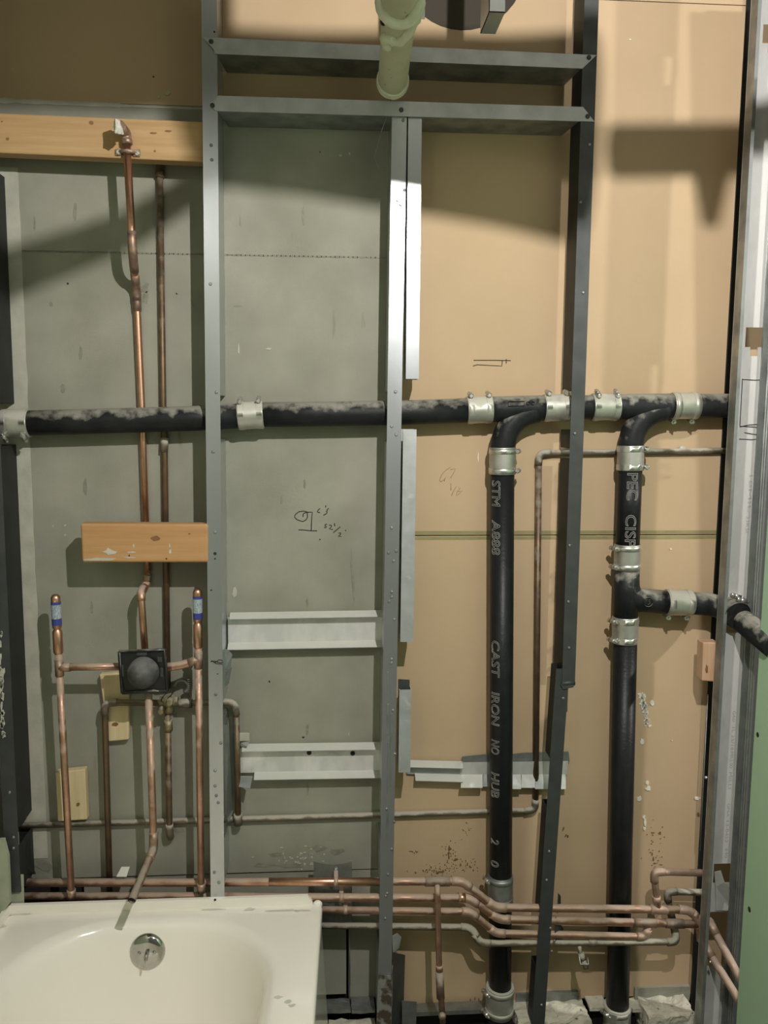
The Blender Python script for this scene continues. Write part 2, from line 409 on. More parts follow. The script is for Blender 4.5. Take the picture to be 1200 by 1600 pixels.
sp_ = [(240, 120, 1.6, 1.6), (106, 443, 1.5, 1.5), (276, 459, 1.3, 1.3), (500, 238, 1.2, 1.2), (421, 1065, 1.4, 1.4), (474, 1152, 2, 1.5), (540, 829, 1.2, .8), (500, 843, 1.2, 1)]
splats(wall, 'nail_hole', sp_, M['ink'], d=.0006)
# handwritten marks
m_ = MB()
g = [(440+x/10, 780+y/10) for x, y in [(400, 200), (350, 185), (270, 195), (210, 245), (205, 280), (240, 320), (330, 350), (380, 325), (405, 280), (400, 215), (370, 190)]]
stroke(m_, g, .0008)
for s in ([(335, 275), (335, 245), (345, 222), (380, 205), (430, 203), (480, 203), (470, 300), (463, 490)], [(265, 478), (350, 482), (450, 492), (555, 494)],
          [(600, 145), (570, 170), (560, 195), (575, 208), (600, 205)], [(695, 95), (685, 125)], [(735, 140), (710, 165), (715, 185), (695, 190), (715, 210), (690, 232), (655, 250)],
          [(710, 390), (685, 390), (675, 410), (700, 425), (690, 445), (665, 440)], [(745, 405), (775, 405), (780, 425), (745, 462), (800, 475)],
          [(825, 375), (832, 420)], [(915, 430), (860, 480), (810, 520)], [(890, 530), (920, 525), (925, 545), (885, 580), (935, 580)]):
    stroke(m_, [(440+x/10, 780+y/10) for x, y in s], .0008)
child('marker_writing', m_, M['ink'], wall)
m_ = MB()
for s in ([(740, 563), (775, 563), (798, 563.5)], [(739, 572), (745, 570), (784, 572), (785, 563)], [(791, 561), (791, 568)]):
    stroke(m_, s, .0003, .0010)
child('marker_writing', m_, M['ink'], wall)
m_ = MB()
for s in ([(704, 730), (696, 735), (690, 742), (687, 750), (689, 753), (694, 749), (697, 745), (694, 752)], [(704, 734), (712, 732), (708, 740), (704, 747)],
          [(704.5, 755), (704.5, 766)], [(713, 760), (708, 768), (705.5, 775)], [(719, 762), (714, 769), (713, 775), (718, 771), (722, 767), (716, 768)]):
    stroke(m_, s, .0002, .0007)
child('pencil_writing', m_, M['pencil'], wall)

M['disc'] = mat('dark_disc', (.045, .036, .026), None, .9, 0)
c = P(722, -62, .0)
child('dark_disc', MB().tube([c+Vector((0, -.0012, 0)), c+Vector((0, -.0004, 0))], .150, 40), M['disc'], wall)  # flat dark brown disc laid on the wall, nothing cut out
# floor, ceiling, side walls
fl = struct('floor', MB().box((-1.3, -3.4, -.15), (4.5, .02, -.095)), M['floor'])
M['room'] = mat('room_plaster', (.15, .145, .125), (.13, .125, .11), .9, 0, scale=4)
struct('ceiling', MB().box((-1.3, -3.4, 3.0), (1.1, .06, 3.05)), M['room'])
struct('wall_front', MB().box((-1.3, -3.45, -.15), (2.6, -3.4, 3.0)), M['room'])
XL = P(20, 1412, .1).x-.075
struct('wall_left', MB().box((XL-.013, -3.4, -.1), (XL, -.15, 3.0)), M['greenedge'])
XG = .983
wr = struct('wall_right', MB().box((XG, -1.7, -.1), (XG+.013, -.22, 1.95)), M['green'])
struct('wall_right_upper', MB().box((XG, -1.7, 1.953), (XG+.013, -.22, 3.0)), M['room'])
m_ = MB()
for (px, py, r) in ((1184, 1148, .0035), (1171, 1421, .004)):
    rr_ = ray(px, py); t = (XG-CAM.x)/rr_.x; q = CAM+rr_*t
    m_.prism([q+Vector((0, r*1.6*math.cos(k*.785), r*1.7*math.sin(k*.785))) for k in range(8)], (-.0006, 0, 0))
child('paint_spot', m_, M['ink'], wr)

# ================================================================ STEEL FRAMING
def screw_on(th, px, py, d, r=.0036, m='galvold', nm='screw'):
    c = P(px, py, d)
    mb = MB().lathe(c, c+Vector((0, -.003, 0)), [(0, r), (.5, r), (1, r*.6)], 10)
    mb.lathe(c+Vector((0, -.0026, 0)), c+Vector((0, -.0034, 0)), [(0, r*.45), (1, r*.35)], 6)
    th.part(nm, mb, M[m])
def stud(name, label, top, bot, width, dF, web, m, gaps=(), screws=(), holes=(), depth=None, dB=.001, lip=True, mweb=None, group=None):
    T = P(*top, dF); B = P(*bot, dF); t = .0013
    if depth is not None: dB = dF-depth
    th = Thing(name, label, 'stud', (B.x, -dB, B.z), group)
    def at(z): 
        f = (z-B.z)/(T.z-B.z); return B.x+(T.x-B.x)*f
    def seg(x0, x1, y0, y1, z0, z1, mb):
        a0, a1 = at(z0), at(z1)
        mb.hexa([(a0+x0, y0, z0), (a0+x1, y0, z0), (a0+x1, y1, z0), (a0+x0, y1, z0),
                 (a1+x0, y0, z1), (a1+x1, y0, z1), (a1+x1, y1, z1), (a1+x0, y1, z1)])
    fr = MB(); seg(0, width, -dF, -dF+t, B.z, T.z, fr)
    wx = (0, t) if web == 'L' else (width-t, width)
    lx = (width-t, width) if web == 'L' else (0, t)
    if lip: seg(lx[0], lx[1], -dF+t, -dF+.007, B.z, T.z, fr)
    th.part('front_flange', fr, m)
    xm = (top[0]+bot[0])/2
    zs = sorted([sorted((P(xm, g0, .03).z, P(xm, g1, .03).z)) for g0, g1 in gaps])
    z = B.z
    for g0, g1 in zs+[[T.z, T.z]]:
        if g0-z > .004:
            wb = MB(); bf = MB()
            seg(wx[0], wx[1], -dF+t, -dB, z, g0, wb); seg(0, width, -dB-t, -dB, z, g0, bf)
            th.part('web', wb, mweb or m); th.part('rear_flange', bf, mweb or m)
        z = g1
    for s in screws: screw_on(th, s[0], s[1], dF, *(s[2:] or ()))
    if holes:
        for (hx, hy, hr) in holes:
            c = P(hx, hy, dF+.0002); th.part('punched_hole', MB().tube([c, c+Vector((0, -.0006, 0))], hr, 10), M['ink'])
    return th
stL = stud('wall_stud', 'bright galvanized steel stud at the left, right of the shower pipes', (314, -45), (331, 1570), .0328, .095, 'R', M['galv'],
     gaps=[(618, 686), (1084, 1114), (1264, 1294), (1362, 1414)],
     screws=[(330, 227), (331, 250), (329, 444), (338, 613), (333, 706), (336, 832), (337, 1085), (345, 1161), (336, 1204), (336, 1228), (338, 1243), (341, 1254), (335, 1363), (342, 1379)],
     holes=[(336, 865, .0038), (336, 873, .002), (330, 922, .002), (340, 1053, .0015), (335, 50, .002)])
m_ = MB()
for s in ([(329, 1034), (335, 1033), (345, 1036), (349, 1034)], [(330, 1032), (338, 1037), (348, 1038)], [(335, 1036), (342, 1031), (348, 1032)]):
    stroke(m_, s, .0958, .0009)
stL.part('marker_scribble', m_, M['ink'])
# knocked-in tabs of the left stud web
stL.part('bent_tab', MB().prism([P(349, 1012, .05), P(357, 1016, .045), P(363, 1022, .045), P(360, 1048, .045), P(352, 1046, .05)], (0, -.0015, 0)), M['galvold'])
stL.part('bent_tab', MB().prism([P(353, 1050, .05), P(362, 1042, .045), P(358, 1068, .04), P(350, 1073, .05)], (0, -.0015, 0)), M['galvold'])
stL.part('bent_tab', MB().prism([P(351, 1132, .06), P(358, 1134, .05), P(361, 1215, .03), P(363, 1262, .02), P(354, 1290, .04)], (-.001, -.002, 0)), M['galvold'])
stL.part('bent_tab', MB().prism([P(355, 1278, .05), P(365, 1264, .04), P(363, 1272, .04), P(357, 1285, .05)], (0, -.0015, 0)), M['galvold'])

stM = stud('wall_stud', 'galvanized steel stud in the middle, running from the header down to the floor', (612.5, 172), (590, 1600), .033, .095, 'L', M['galv'],
     gaps=[(612, 690), (1258, 1294), (1362, 1464)],
     screws=[(630, 188), (632, 297), (621, 313), (626, 320), (618, 612), (612, 666), (619, 679), (612, 825), (607, 864), (619, 861), (615, 877), (612, 925), (608, 940), (612, 933), (616, 968), (612, 1030), (612, 1036),
             (614, 1110), (617, 1178), (604, 1264), (616, 1284), (606, 1366), (605, 1396), (603, 1400), (602, 1435), (612, 1327)])
m_ = MB()
for (x0, y0, x1, y1, ww) in ((606, 1050, 608, 1085, 3), (606, 1100, 606, 1150, 4.5), (612, 1115, 610, 1230, 3.5), (606, 1160, 605, 1240, 2), (606, 1265, 604, 1310, 4)):
    m_.prism([P(x0-ww/2, y0, .0952), P(x0+ww/2, y0, .0952), P(x1+ww/2, y1, .0952), P(x1-ww/2, y1, .0952)], (0, -.0006, 0))
stM.part('scraped_coating', m_, M['galvold'])
th = Thing('stud_sleeve', 'scraped rusty steel sleeve around the foot of the middle stud', 'bracket', P(601, 1600, .06))
B0, B1 = P(588, 1604, .0985), P(611, 1604, .0985); T0, T1 = P(591, 1524, .0985), P(613, 1524, .0985)
m_ = MB().hexa([B0, B1, B1+Vector((0, .0015, 0)), B0+Vector((0, .0015, 0)), T0, T1, T1+Vector((0, .0015, 0)), T0+Vector((0, .0015, 0))])
th.part('front_plate', m_, M['rusty'])
m_ = MB().hexa([B1, B1+Vector((.0015, 0, 0)), B1+Vector((.0015, .06, 0)), B1+Vector((0, .06, 0)), T1, T1+Vector((.0015, 0, 0)), T1+Vector((.0015, .06, 0)), T1+Vector((0, .06, 0))])
th.part('side_plate', m_, M['galvold'])

stud('stud_offcut', 'long bright steel stud offcut doubled against the middle stud, under the header', (638, 178), (634, 592), .030, .094, 'R', M['galv'], depth=.05)
stud('stud_offcut', 'steel stud offcut doubled against the middle stud, just below the black drain line', (630, 671), (625.5, 1003), .031, .094, 'R', M['galvdust'], depth=.05)
stud('stud_offcut', 'short pale steel stud offcut beside the middle stud, above the low metal ledge', (624, 1078), (622.5, 1207), .029, .094, 'R', M['galvdust'], depth=.035)
m_ = MB().prism([P(622, 1061, .07), P(640, 1062, .07), P(640, 1090, .07), P(622, 1090, .07)], (0, -.0015, 0))
solo('metal_clip', 'small dull steel clip tucked behind the short pale stud offcut', 'bracket', m_, M['dark'])

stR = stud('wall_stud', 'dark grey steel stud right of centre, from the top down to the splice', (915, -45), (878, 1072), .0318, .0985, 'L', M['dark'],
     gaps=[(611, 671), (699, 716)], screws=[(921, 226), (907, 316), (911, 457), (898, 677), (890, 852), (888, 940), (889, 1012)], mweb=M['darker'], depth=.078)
m_ = MB().tube([P(877, 1068, .096), P(898, 1066, .096)], .006, 10)
m_.prism([P(876, 1070, .1005), P(898, 1066, .1005), P(896, 1074, .1005), P(880, 1077, .1005)], (0, .012, 0))
stR.part('curled_end', m_, M['dark'])
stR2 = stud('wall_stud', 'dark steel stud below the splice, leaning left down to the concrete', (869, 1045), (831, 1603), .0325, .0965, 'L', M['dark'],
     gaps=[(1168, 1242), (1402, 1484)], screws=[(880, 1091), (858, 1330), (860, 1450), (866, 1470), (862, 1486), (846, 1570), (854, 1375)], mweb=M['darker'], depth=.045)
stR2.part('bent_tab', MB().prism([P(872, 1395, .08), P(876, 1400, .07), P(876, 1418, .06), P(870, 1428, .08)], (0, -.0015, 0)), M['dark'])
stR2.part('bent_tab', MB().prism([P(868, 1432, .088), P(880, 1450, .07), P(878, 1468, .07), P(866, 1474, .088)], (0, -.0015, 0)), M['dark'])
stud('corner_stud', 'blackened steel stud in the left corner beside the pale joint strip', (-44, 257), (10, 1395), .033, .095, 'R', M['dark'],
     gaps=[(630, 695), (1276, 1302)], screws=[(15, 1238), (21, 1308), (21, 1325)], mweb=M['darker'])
# thin dark strip on the wall behind the pipes at the right
m_ = MB()
A0, A1 = P(1168, -20, .004), P(1183, -20, .004); C0, C1 = P(1077, 1600, .004), P(1094, 1600, .004)
m_.hexa([C0, C1, C1+Vector((0, .003, 0)), C0+Vector((0, .003, 0)), A0, A1, A1+Vector((0, .003, 0)), A0+Vector((0, .003, 0))])
th = Thing('edge_strip', 'thin dark strip on the wall behind the printed stud', 'track', (C0.x, 0, C0.z))
th.part('dark_strip', m_, M['darker'])
m_ = MB().tube([P(1106, 1085, .006), P(1097, 1260, .006), P(1094, 1330, .006)], .0012, 6)
th.part('lip', m_, M['galvold'])

# header tracks
def track(name, label, poly, web, dF, screws, hb=.026):
    th = Thing(name, label, 'track', P(620, poly[0][1], .05))
    pts = [P(x, y, dF) for x, y in poly]
    th.part('front_flange', MB().prism(pts, (0, .0014, 0)), M['galvdust'])
    a, b = P(*web[0], dF), P(*web[1], dF); y0, y1 = -dF+.0014, -.002; h = Vector((0, 0, .0014))
    q = [Vector((a.x, y0, a.z)), Vector((b.x, y0, b.z)), Vector((b.x-.012, y1, b.z)), Vector((a.x+.012, y1, a.z))]
    th.part('web', MB().hexa(q+[v+h for v in q]), M['galvold'])
    h = Vector((0, 0, hb)); t = Vector((0, .0013, 0))
    q = [q[3]+Vector((0, -.0013, 0)), q[2]+Vector((0, -.0013, 0)), q[2], q[3]]
    th.part('rear_flange', MB().hexa(q+[v+h for v in q]), M['galvold'])
    for s in screws: screw_on(th, s[0], s[1], dF, .0052, 'dark')
    return th
track('header_track', 'upper horizontal galvanized track with mitred right end, behind the cream pipe',
      [(317, 58), (338, 59), (932, 86), (910, 107), (336, 84), (334, 77)], [(337, 84), (909, 107)], .1003, [(330, 65), (920, 90)])
track('header_track', 'lower horizontal galvanized track on top of the middle stud, below the cream pipe end',
      [(341, 149.5), (911, 167), (929, 190), (338, 173.5), (329, 166)], [(340, 173.5), (905, 189.5)], .1003, [(332, 165), (627, 172), (918, 182)], hb=.02)

# blocking channels between studs
def hchannel(name, label, p0, p1, h, d0, d1, m, screws=(), cutL=0.0):
    A = P(*p0, d0); B = P(*p1, d0); th = Thing(name, label, 'channel', (A.x, -d0, A.z-h)); t = .0014
    def strip(za, zb, y0, y1, x0=0.0, tilt=0.0):
        return MB().hexa([(A.x+x0, y0, A.z+za), (B.x, y0, B.z+za), (B.x, y1, B.z+za+tilt), (A.x+x0, y1, A.z+za+tilt),
                          (A.x+x0, y0, A.z+zb), (B.x, y0, B.z+zb), (B.x, y1, B.z+zb+tilt), (A.x+x0, y1, A.z+zb+tilt)])
    th.part('web', strip(-h, 0, -d0, -d0+t), m)
    th.part('top_flange', strip(-t, 0, -d1, -d0, .006, .011), M['galvdust'])
    th.part('bottom_flange', strip(-h-.011, -h-.011+t, -d1, -d0, cutL, .011), M['galvdust'])
    for s in screws: screw_on(th, s[0], s[1], d0, .006, 'ink', 'screw_hole')
    return th
hchannel('blocking_channel', 'galvanized blocking channel between left and middle studs, the upper one', (356, 964), (598, 960), .066, .012, .033, M['galvpale'])
ch2 = hchannel('blocking_channel', 'galvanized blocking channel with two holes between left and middle studs, the lower one', (375, 1169), (597, 1166), .064, .012, .032, M['galvpale'], [(483, 1176), (551, 1177)], .035)
ch2.part('bent_tab', MB().prism([P(376, 1160, .02), P(390, 1158, .03), P(386, 1166, .03), P(376, 1166, .02)], (0, -.0015, 0)), M['galvdust'])
ch2.part('bent_tab', MB().prism([P(372, 1213, .02), P(394, 1214, .05), P(391, 1231, .055), P(372, 1229, .03)], (0, -.0015, 0)), M['galvdust'])
m_ = MB().bevbox([P(372, 1159, .005), P(388, 1159, .005), P(388, 1144, .005), P(372, 1144, .005), P(374, 1158, .03), P(390, 1158, .03), P(390, 1145, .03), P(374, 1145, .03)], .001, 1)
solo('wood_shim', 'small whitish wood shim behind the bent old pipe, right of the left stud', 'shim', m_, M['strip'])
hchannel('blocking_ledge', 'narrow dusty metal ledge right of the middle stud, low on the brown board', (636, 1194), (722, 1196), .026, .008, .026, M['galvdust'], (), .02)
th = Thing('steel_patch', 'crumpled pale steel patch behind the black pipe and dark stud', 'plate', P(800, 1205, .01))
def px_plate(poly, d0, t=.0013):
    return MB().prism([P(x, y, d0) if len((x, y)) == 2 else None for x, y in poly], (0, -t, 0))
th.part('upper_lip', px_plate([(722, 1182), (760, 1178), (800, 1178), (820, 1176), (888, 1174), (890, 1190), (720, 1192)], .006), M['galvold'])
m_ = MB().hexa([P(719, 1211, .008), P(886, 1210, .008), P(886, 1210, .0095), P(719, 1211, .0095), P(719, 1191, .012), P(888, 1189, .012), P(888, 1189, .0135), P(719, 1191, .0135)])
th.part('web', m_, M['galvpale'])
for (a, b, q, e) in ((720, 754, 1231, .030), (754, 772, 1229, .016), (800, 814, 1233, .028), (814, 836, 1231, .024), (836, 884, 1233, .022)):
    m_ = MB().hexa([P(a, q, e), P(b, q, e), P(b, q, e+.0013), P(a, q, e+.0013), P(a+1, 1210, .008), P(b, 1210, .008), P(b, 1210, .0095), P(a+1, 1210, .0095)])
    th.part('lower_lip', m_, M['galvdust'])

# printed stud at the right
dW = .10
th = Thing('jamb_stud', 'pale galvanized stud at the right edge with printed web and cut pipe openings', 'stud', P(1090, 1600, dW))
XW0 = P(1113, 1100, dW).x; XW1 = XW0+.0715
def wz(py): return P(1140, py, dW).z
web = MB()
def wrow(y0, y1, spans):
    for s0, s1 in spans:
        web.box((XW0+s0*(XW1-XW0), -dW, wz(y1)), (XW0+s1*(XW1-XW0), -dW+.0014, wz(y0)))
full = [(0, 1)]
def fx(px, py): return (P(px, py, dW).x-XW0)/(XW1-XW0)
h0, h1 = fx(1165, 525), fx(1193, 525); n0, n1 = fx(1172, 548), fx(1184, 548)
wrow(-60, 36, full); wrow(36, 66, [(0, h0), (h1, 1)]); wrow(66, 80, [(0, n0), (n1, 1)]); wrow(80, 511, full)
wrow(511, 542, [(0, h0), (h1, 1)]); wrow(542, 556, [(0, n0), (n1, 1)]); wrow(556, 934, full)
wrow(934, 989, [(0, .06), (.93, 1)])
wrow(989, 1349, full); k0, k1 = fx(1115, 1360), fx(1143, 1360)
wrow(1349, 1379, [(0, k0), (k1, 1)]); wrow(1379, 1424, full)
wrow(1424, 1508, [(0, .10), (fx(1141, 1460), 1)]); wrow(1508, 1640, full)
th.part('web', web, M['galvpale'])
zA, zB = wz(1640), wz(-60)
zc0, zc1 = wz(1420), wz(1512)
m_ = MB().box((XW0, -dW-.032, zA), (XW0+.0014, -dW, zB)); m_.box((XW0+.0014, -dW-.032, zA), (XW0+.008, -dW-.0306, zB))
th.part('left_flange', m_, M['galvold'])
m_ = MB().box((XW1-.0014, -dW-.004, zA), (XW1, -dW, zB))
th.part('right_flange', m_, M['galvold'])
t2 = Thing('corner_trim', 'ribbed grey steel trim standing between the printed stud and the green board', 'trim', (XW1, -.15, zA))
m_ = MB().prism([(XW1-.012, -.126, zA), (XW1+.028, -.126, zA), (XW1+.028, -.1275, zA), (XW1+.0005, -.1275, zA), (XW1+.0005, -.1335, zA), (XW1-.0015, -.1345, zA), (XW1-.0015, -.1365, zA), (XW1+.0005, -.1375, zA),
                 (XW1+.0005, -.1435, zA), (XW1-.0015, -.1445, zA), (XW1-.0015, -.1465, zA), (XW1+.0005, -.1475, zA), (XW1+.0005, -.1505, zA), (XW1+.065, -.1505, zA), (XW1+.065, -.152, zA), (XW1-.001, -.152, zA),
                 (XW1-.001, -.1485, zA), (XW1-.0035, -.1470, zA), (XW1-.0035, -.1440, zA), (XW1-.001, -.1425, zA), (XW1-.001, -.1385, zA), (XW1-.0035, -.1370, zA), (XW1-.0035, -.1340, zA), (XW1-.001, -.1275, zA), (XW1-.012, -.1275, zA)], (0, 0, zB-zA))
t2.part('rib_strip', m_, M['galvold'])
m_ = MB().prism([P(1116, 1362, .105), P(1126, 1360, .118), P(1132, 1378, .12), P(1146, 1396, .103), P(1146, 1422, .102), P(1118, 1422, .102), P(1118, 1385, .106)], (0, -.0014, 0))
th.part('bent_flap', m_, M['galvpale'])
for (x, y) in ((1110, 1503), (1136, 1507), (1103, 1215)): th.part('screw', MB().sphere(P(x, y, .134 if x < 1120 else .103), .004, 8), M['inox'])
m_ = MB()
for s in ([(1160, 592), (1161, 593), (1180, 594), (1204, 593)], [(1160, 592), (1158, 630), (1156, 665)], [(1156, 667), (1170, 664), (1186, 663), (1204, 664)], [(1156, 666), (1175, 667), (1196, 669), (1204, 671)],
          [(1163, 676), (1180, 679), (1204, 683)], [(1155, 686), (1175, 687), (1204, 684)]):
    stroke(m_, s, dW+.0006, .0010)
th.part('marker_line', m_, M['ink'])
jamb = th

def text_mesh(word, h, outline=False):
    cu = bpy.data.curves.new('t', 'FONT'); cu.body = word; cu.size = 1.0; cu.extrude = 0; cu.resolution_u = 3
    if outline: cu.fill_mode = 'NONE'; cu.bevel_depth = .022; cu.bevel_resolution = 1
    o = bpy.data.objects.new('t', cu); COL.objects.link(o)
    dg = bpy.context.evaluated_depsgraph_get(); me = o.evaluated_get(dg).to_mesh()
    bm = bmesh.new(); bm.from_mesh(me)
    xs = [v.co.x for v in bm.verts]; ys = [v.co.y for v in bm.verts]
    x0, x1, y0, y1 = min(xs), max(xs), min(ys), max(ys)
    for v in bm.verts: v.co = Vector(((v.co.x-x0)/(x1-x0), (v.co.y-y0)/(y1-y0), v.co.z/(y1-y0)))
    for k in range(1, 8):
        bmesh.ops.bisect_plane(bm, geom=bm.verts[:]+bm.edges[:]+bm.faces[:], plane_co=(0, k/8, 0), plane_no=(0, 1, 0))
    bm.verts.index_update()
    vs = [v.co.copy() for v in bm.verts]; fs = [[v.index for v in f.verts] for f in bm.faces]
    bm.free(); o.evaluated_get(dg).to_mesh_clear(); COL.objects.unlink(o); bpy.data.objects.remove(o); bpy.data.curves.remove(cu)
    return vs, fs
# faint rotated print on the web (reads downward)
m_ = MB()
for word, y0, y1, xo, hh in (('18MIL', 742, 800, 1172, 5), ('33KSI', 806, 832, 1168, 5), ('GAD', 1111, 1128, 1147, 5), ('1L 25/18', 1136, 1172, 1145, 5), ('MILL00', 1174, 1200, 1143, 5),
                         ('MILLI', 1206, 1232, 1141, 5), ('GP6A', 1255, 1276, 1138, 4.5), ('13-0452', 1282, 1316, 1136, 5), ('840', 1325, 1340, 1135, 4.5)):
    vs, fs = text_mesh(word, 1)
    zt_, zb_ = wz(y0), wz(y1); x_ = P(xo, (y0+y1)/2, dW).x; h_ = hh/690
    m_.add([(x_-h_/2+v.y*h_, -dW-.0007, zt_+(zb_-zt_)*v.x) for v in vs], fs)
jamb.part('printed_text', m_, M['print'])

# ================================================================ CAST IRON DRAIN
RI = .0287; DI = .045
def no_hub(th, a, b, ear, m=None, dust=True, big=0.0, n=28):
    """stainless shielded coupling from a to b (world) with two clamp screws towards ear"""
    a = Vector(a); b = Vector(b); ax = (b-a).normalized(); L_ = (b-a).length; r = RI+.0028+big
    mb_ = m or (M['inoxd'] if dust else M['inox']); m = m or (M['inoxd'] if dust else M['inoxr'])
    sh = MB(); k = 26
    pth = []; rr = []
    for i in range(k+1):
        pth.append(a+ax*(L_*i/k)); rr.append(r+(.0006 if i % 2 and 6 < i < 20 else 0))
    sh.tube(pth, rr, n)
    s_ = th.part('coupling', sh, m)
    ear = Vector(ear); ear = (ear-ax*ear.dot(ax)).normalized(); tg = ax.cross(ear)
    for f in (.14, .86):
        c = a+ax*(L_*f)
        bd = MB().lathe(c-ax*.0065, c+ax*.0065, [(0, r+.0002), (.02, r+.0014), (.98, r+.0014), (1, r+.0002)], n)
        th.part('clamp_band', bd, mb_, s_)
        e = c+ear*(r+.006)
        hs = MB().tube([e-tg*.009, e+tg*.008], .0058, 8)
        hs.lathe(e+tg*.008, e+tg*.018, [(0, .003), (.25, .003), (.25, .0062), (.8, .0062), (1, .004)], 6)
        hs.tube([e-tg*.009, e-tg*.016], .0028, 8)
        th.part('clamp_screw', hs, M['inox'], s_)
    return s_
def V(x, y, d=DI): return P(x, y, d)
# main axis of the horizontal line
def mz(x):  # centre line pixel y of the main
    pts = [(0, 662), (50, 661), (340, 653), (395, 648), (520, 647), (615, 645), (700, 643), (750, 640), (870, 637), (940, 636), (1070, 634), (1150, 634)]
    for (x0, y0), (x1, y1) in zip(pts, pts[1:]):
        if x0 <= x <= x1: return y0+(y1-y0)*(x-x0)/(x1-x0)
    return pts[-1][1]
def H(x): return V(x, mz(x))
main = Thing('drain_line', 'horizontal black cast iron drain line crossing the whole wall at mid height', 'drain pipe', H(600))
for x0, x1, m in ((40, 378, 'irond'), (405, 735, 'irond'), (884, 930, 'irond'), (1080, 1152, 'irond')):
    main.part('pipe', MB().tube([H(x0+(x1-x0)*k/4) for k in range(5)], RI, 24), M[m])
def sweep(x0, x1, br):
    mb = MB()
    mb.tube([H(x0), H(x0+14), H(x1-14), H(x1)], RI+.0012, 24)
    a_, c_, b_ = [P(*q) for q in br]
    path = [a_*(1-t)**2+c_*2*t*(1-t)+b_*t*t for t in [k/14 for k in range(15)]]
    mb.tube(path, [RI+.001]*len(path), 24)
    return mb
f1 = main.part('sanitary_wye', sweep(764, 852, [(785.5, 706, DI), (786, 652, DI), (838, 641, DI)]), M['irond'])
mb = MB(); q = P(803, 634, DI); rr_ = RI+.0012
def wrap(c, ax, upv, s, h_):      # point on the pipe skin: s along axis, h_ height angle
    out = Vector((0, -1, 0)); return c+ax*s+(out*math.cos(h_)+upv*math.sin(h_))*(rr_+.0005)
axm = (H(850)-H(764)).normalized(); upm = Vector((0, 0, 1))
mb.tube([wrap(q, axm, upm, s, h_) for s, h_ in ((-.02, .35), (.018, .35), (.018, -.0), (-.02, -.0))], .0013, 6, closed=True)
for s in (.027, .038): mb.tube([wrap(q, axm, upm, s+.004*math.cos(g*.785), .18+.14*math.sin(g*.785)) for g in range(8)], .0011, 6, closed=True)
for s in (-.005, .004, .012, .02, .03): mb.tube([wrap(q, axm, upm, s+.003*math.cos(g*1.05), -.42+.1*math.sin(g*1.05)) for g in range(6)], .0009, 5, closed=True)
main.part('cast_emblem', mb, M['irond'], f1)
main.part('sanitary_wye', sweep(960, 1052, [(985.5, 702, DI), (986, 648, DI), (1040, 638, DI)]), M['irond'])
for x0, x1, ear in ((4, 47, (0, -.7, -1)), (372, 412, (0, -.25, 1)), (729, 768, (0, -.2, 1)), (849, 888, (0, -.2, 1)), (924, 965, (0, -.5, 1)), (1049, 1089, (0, .3, -1))):
    no_hub(main, H(x0), H(x1), ear)

def vpipe(th, p0, p1, name='pipe', m='iron', r=RI):
    return th.part(name, MB().tube([P(*p0), P(*p1)], r, 26), M[m])
def raised(th, word, A, B, y0, y1, ang, hgt, parent, m='ironlet'):
    """raised lettering reading downward on the vertical pipe A-B (px,py,d)"""
    a, b = P(*A), P(*B); ax = (b-a).normalized()
    def onaxis(y):
        best = None
        lo_, hi_ = 0.0, 1.0
        f = (y-A[1])/(B[1]-A[1]); return a+(b-a)*f
    p0 = onaxis(y0); L_ = (onaxis(y1)-p0).length
    vs, fs = text_mesh(word, 1, True); mb = MB(); full_v = []
    for v in vs:
        th_ = ang+(v.y-.5)*hgt/RI
        full_v.append(p0+ax*(v.x*L_)+Vector((math.sin(th_), -math.cos(th_), 0))*(RI+.0003+v.z*hgt))
    mb.add(full_v, fs)
    th.part('raised_lettering', mb, M[m], parent)

dl = Thing('drain_stack', 'left black cast iron drain pipe with raised lettering, right of the middle stud', 'drain pipe', P(782, 1600, DI))
A, B = (785, 738, DI), (781.5, 1540, DI)
pl = vpipe(dl, A, B)
for word, y0, y1 in (('STM', 749, 786), ('A888', 806, 857), ('CAST', 984, 1039), ('IRON', 1063, 1113), ('NO', 1136, 1158), ('HUB', 1187, 1226), ('2', 1292, 1300), ('0', 1326, 1336)):
    raised(dl, word, A, B, y0, y1, -.78, .024, pl)
no_hub(dl, P(785.5, 699, DI), P(785, 741, DI), (1, -.35, 0), dust=False)
no_hub(dl, P(782, 1366, DI), P(781.8, 1409, DI), (-1, -.2, 0), M['galvold'])
no_hub(dl, P(781.5, 1540, DI), P(780, 1583, DI), (-1, -.4, 0), M['inoxd'], big=.004)
dl.part('hub', MB().lathe(P(780, 1580, DI), P(779, 1640, DI), [(0, RI), (.15, RI+.004), (.3, RI+.008), (1, RI+.008)], 24), M['iron'])
dr = Thing('drain_stack', 'right black cast iron drain pipe with side branch near the printed stud', 'drain pipe', P(965, 1600, DI))
A, B = (984.5, 733, DI), (980.5, 852, DI)
p_ = vpipe(dr, A, B)
raised(dr, 'PEC', A, B, 738, 780, -.12, .0265, p_); raised(dr, 'CISPI', A, B, 802, 858, -.14, .0265, p_)
mb = MB().tube([P(980, 885, DI), P(977, 968, DI)], RI+.001, 26)
path, _ = fillet([P(980.5, 880, DI), P(980, 936, DI), P(1042, 941, DI)], .075, 12); mb.tube(path, RI+.0005, 26)
tee = dr.part('sanitary_tee', mb, M['irond'])
c = P(1013, 941, DI+RI+.0012)
mb = MB().tube([c+Vector((.0115*math.cos(k*.393), 0, .0115*math.sin(k*.393))) for k in range(16)], .0011, 6, closed=True)
mb.tube([c+Vector((.004*math.sin(k*.7+.4)*(1 if k < 5 else -1), 0, .0065-.00145*k)) for k in range(10)], .0009, 5)
dr.part('cast_emblem', mb, M['irond'], tee)
raised(dr, 'Gowi MR 2', (980, 885, DI), (977, 968, DI), 896, 963, .12, .011, tee, 'irond')
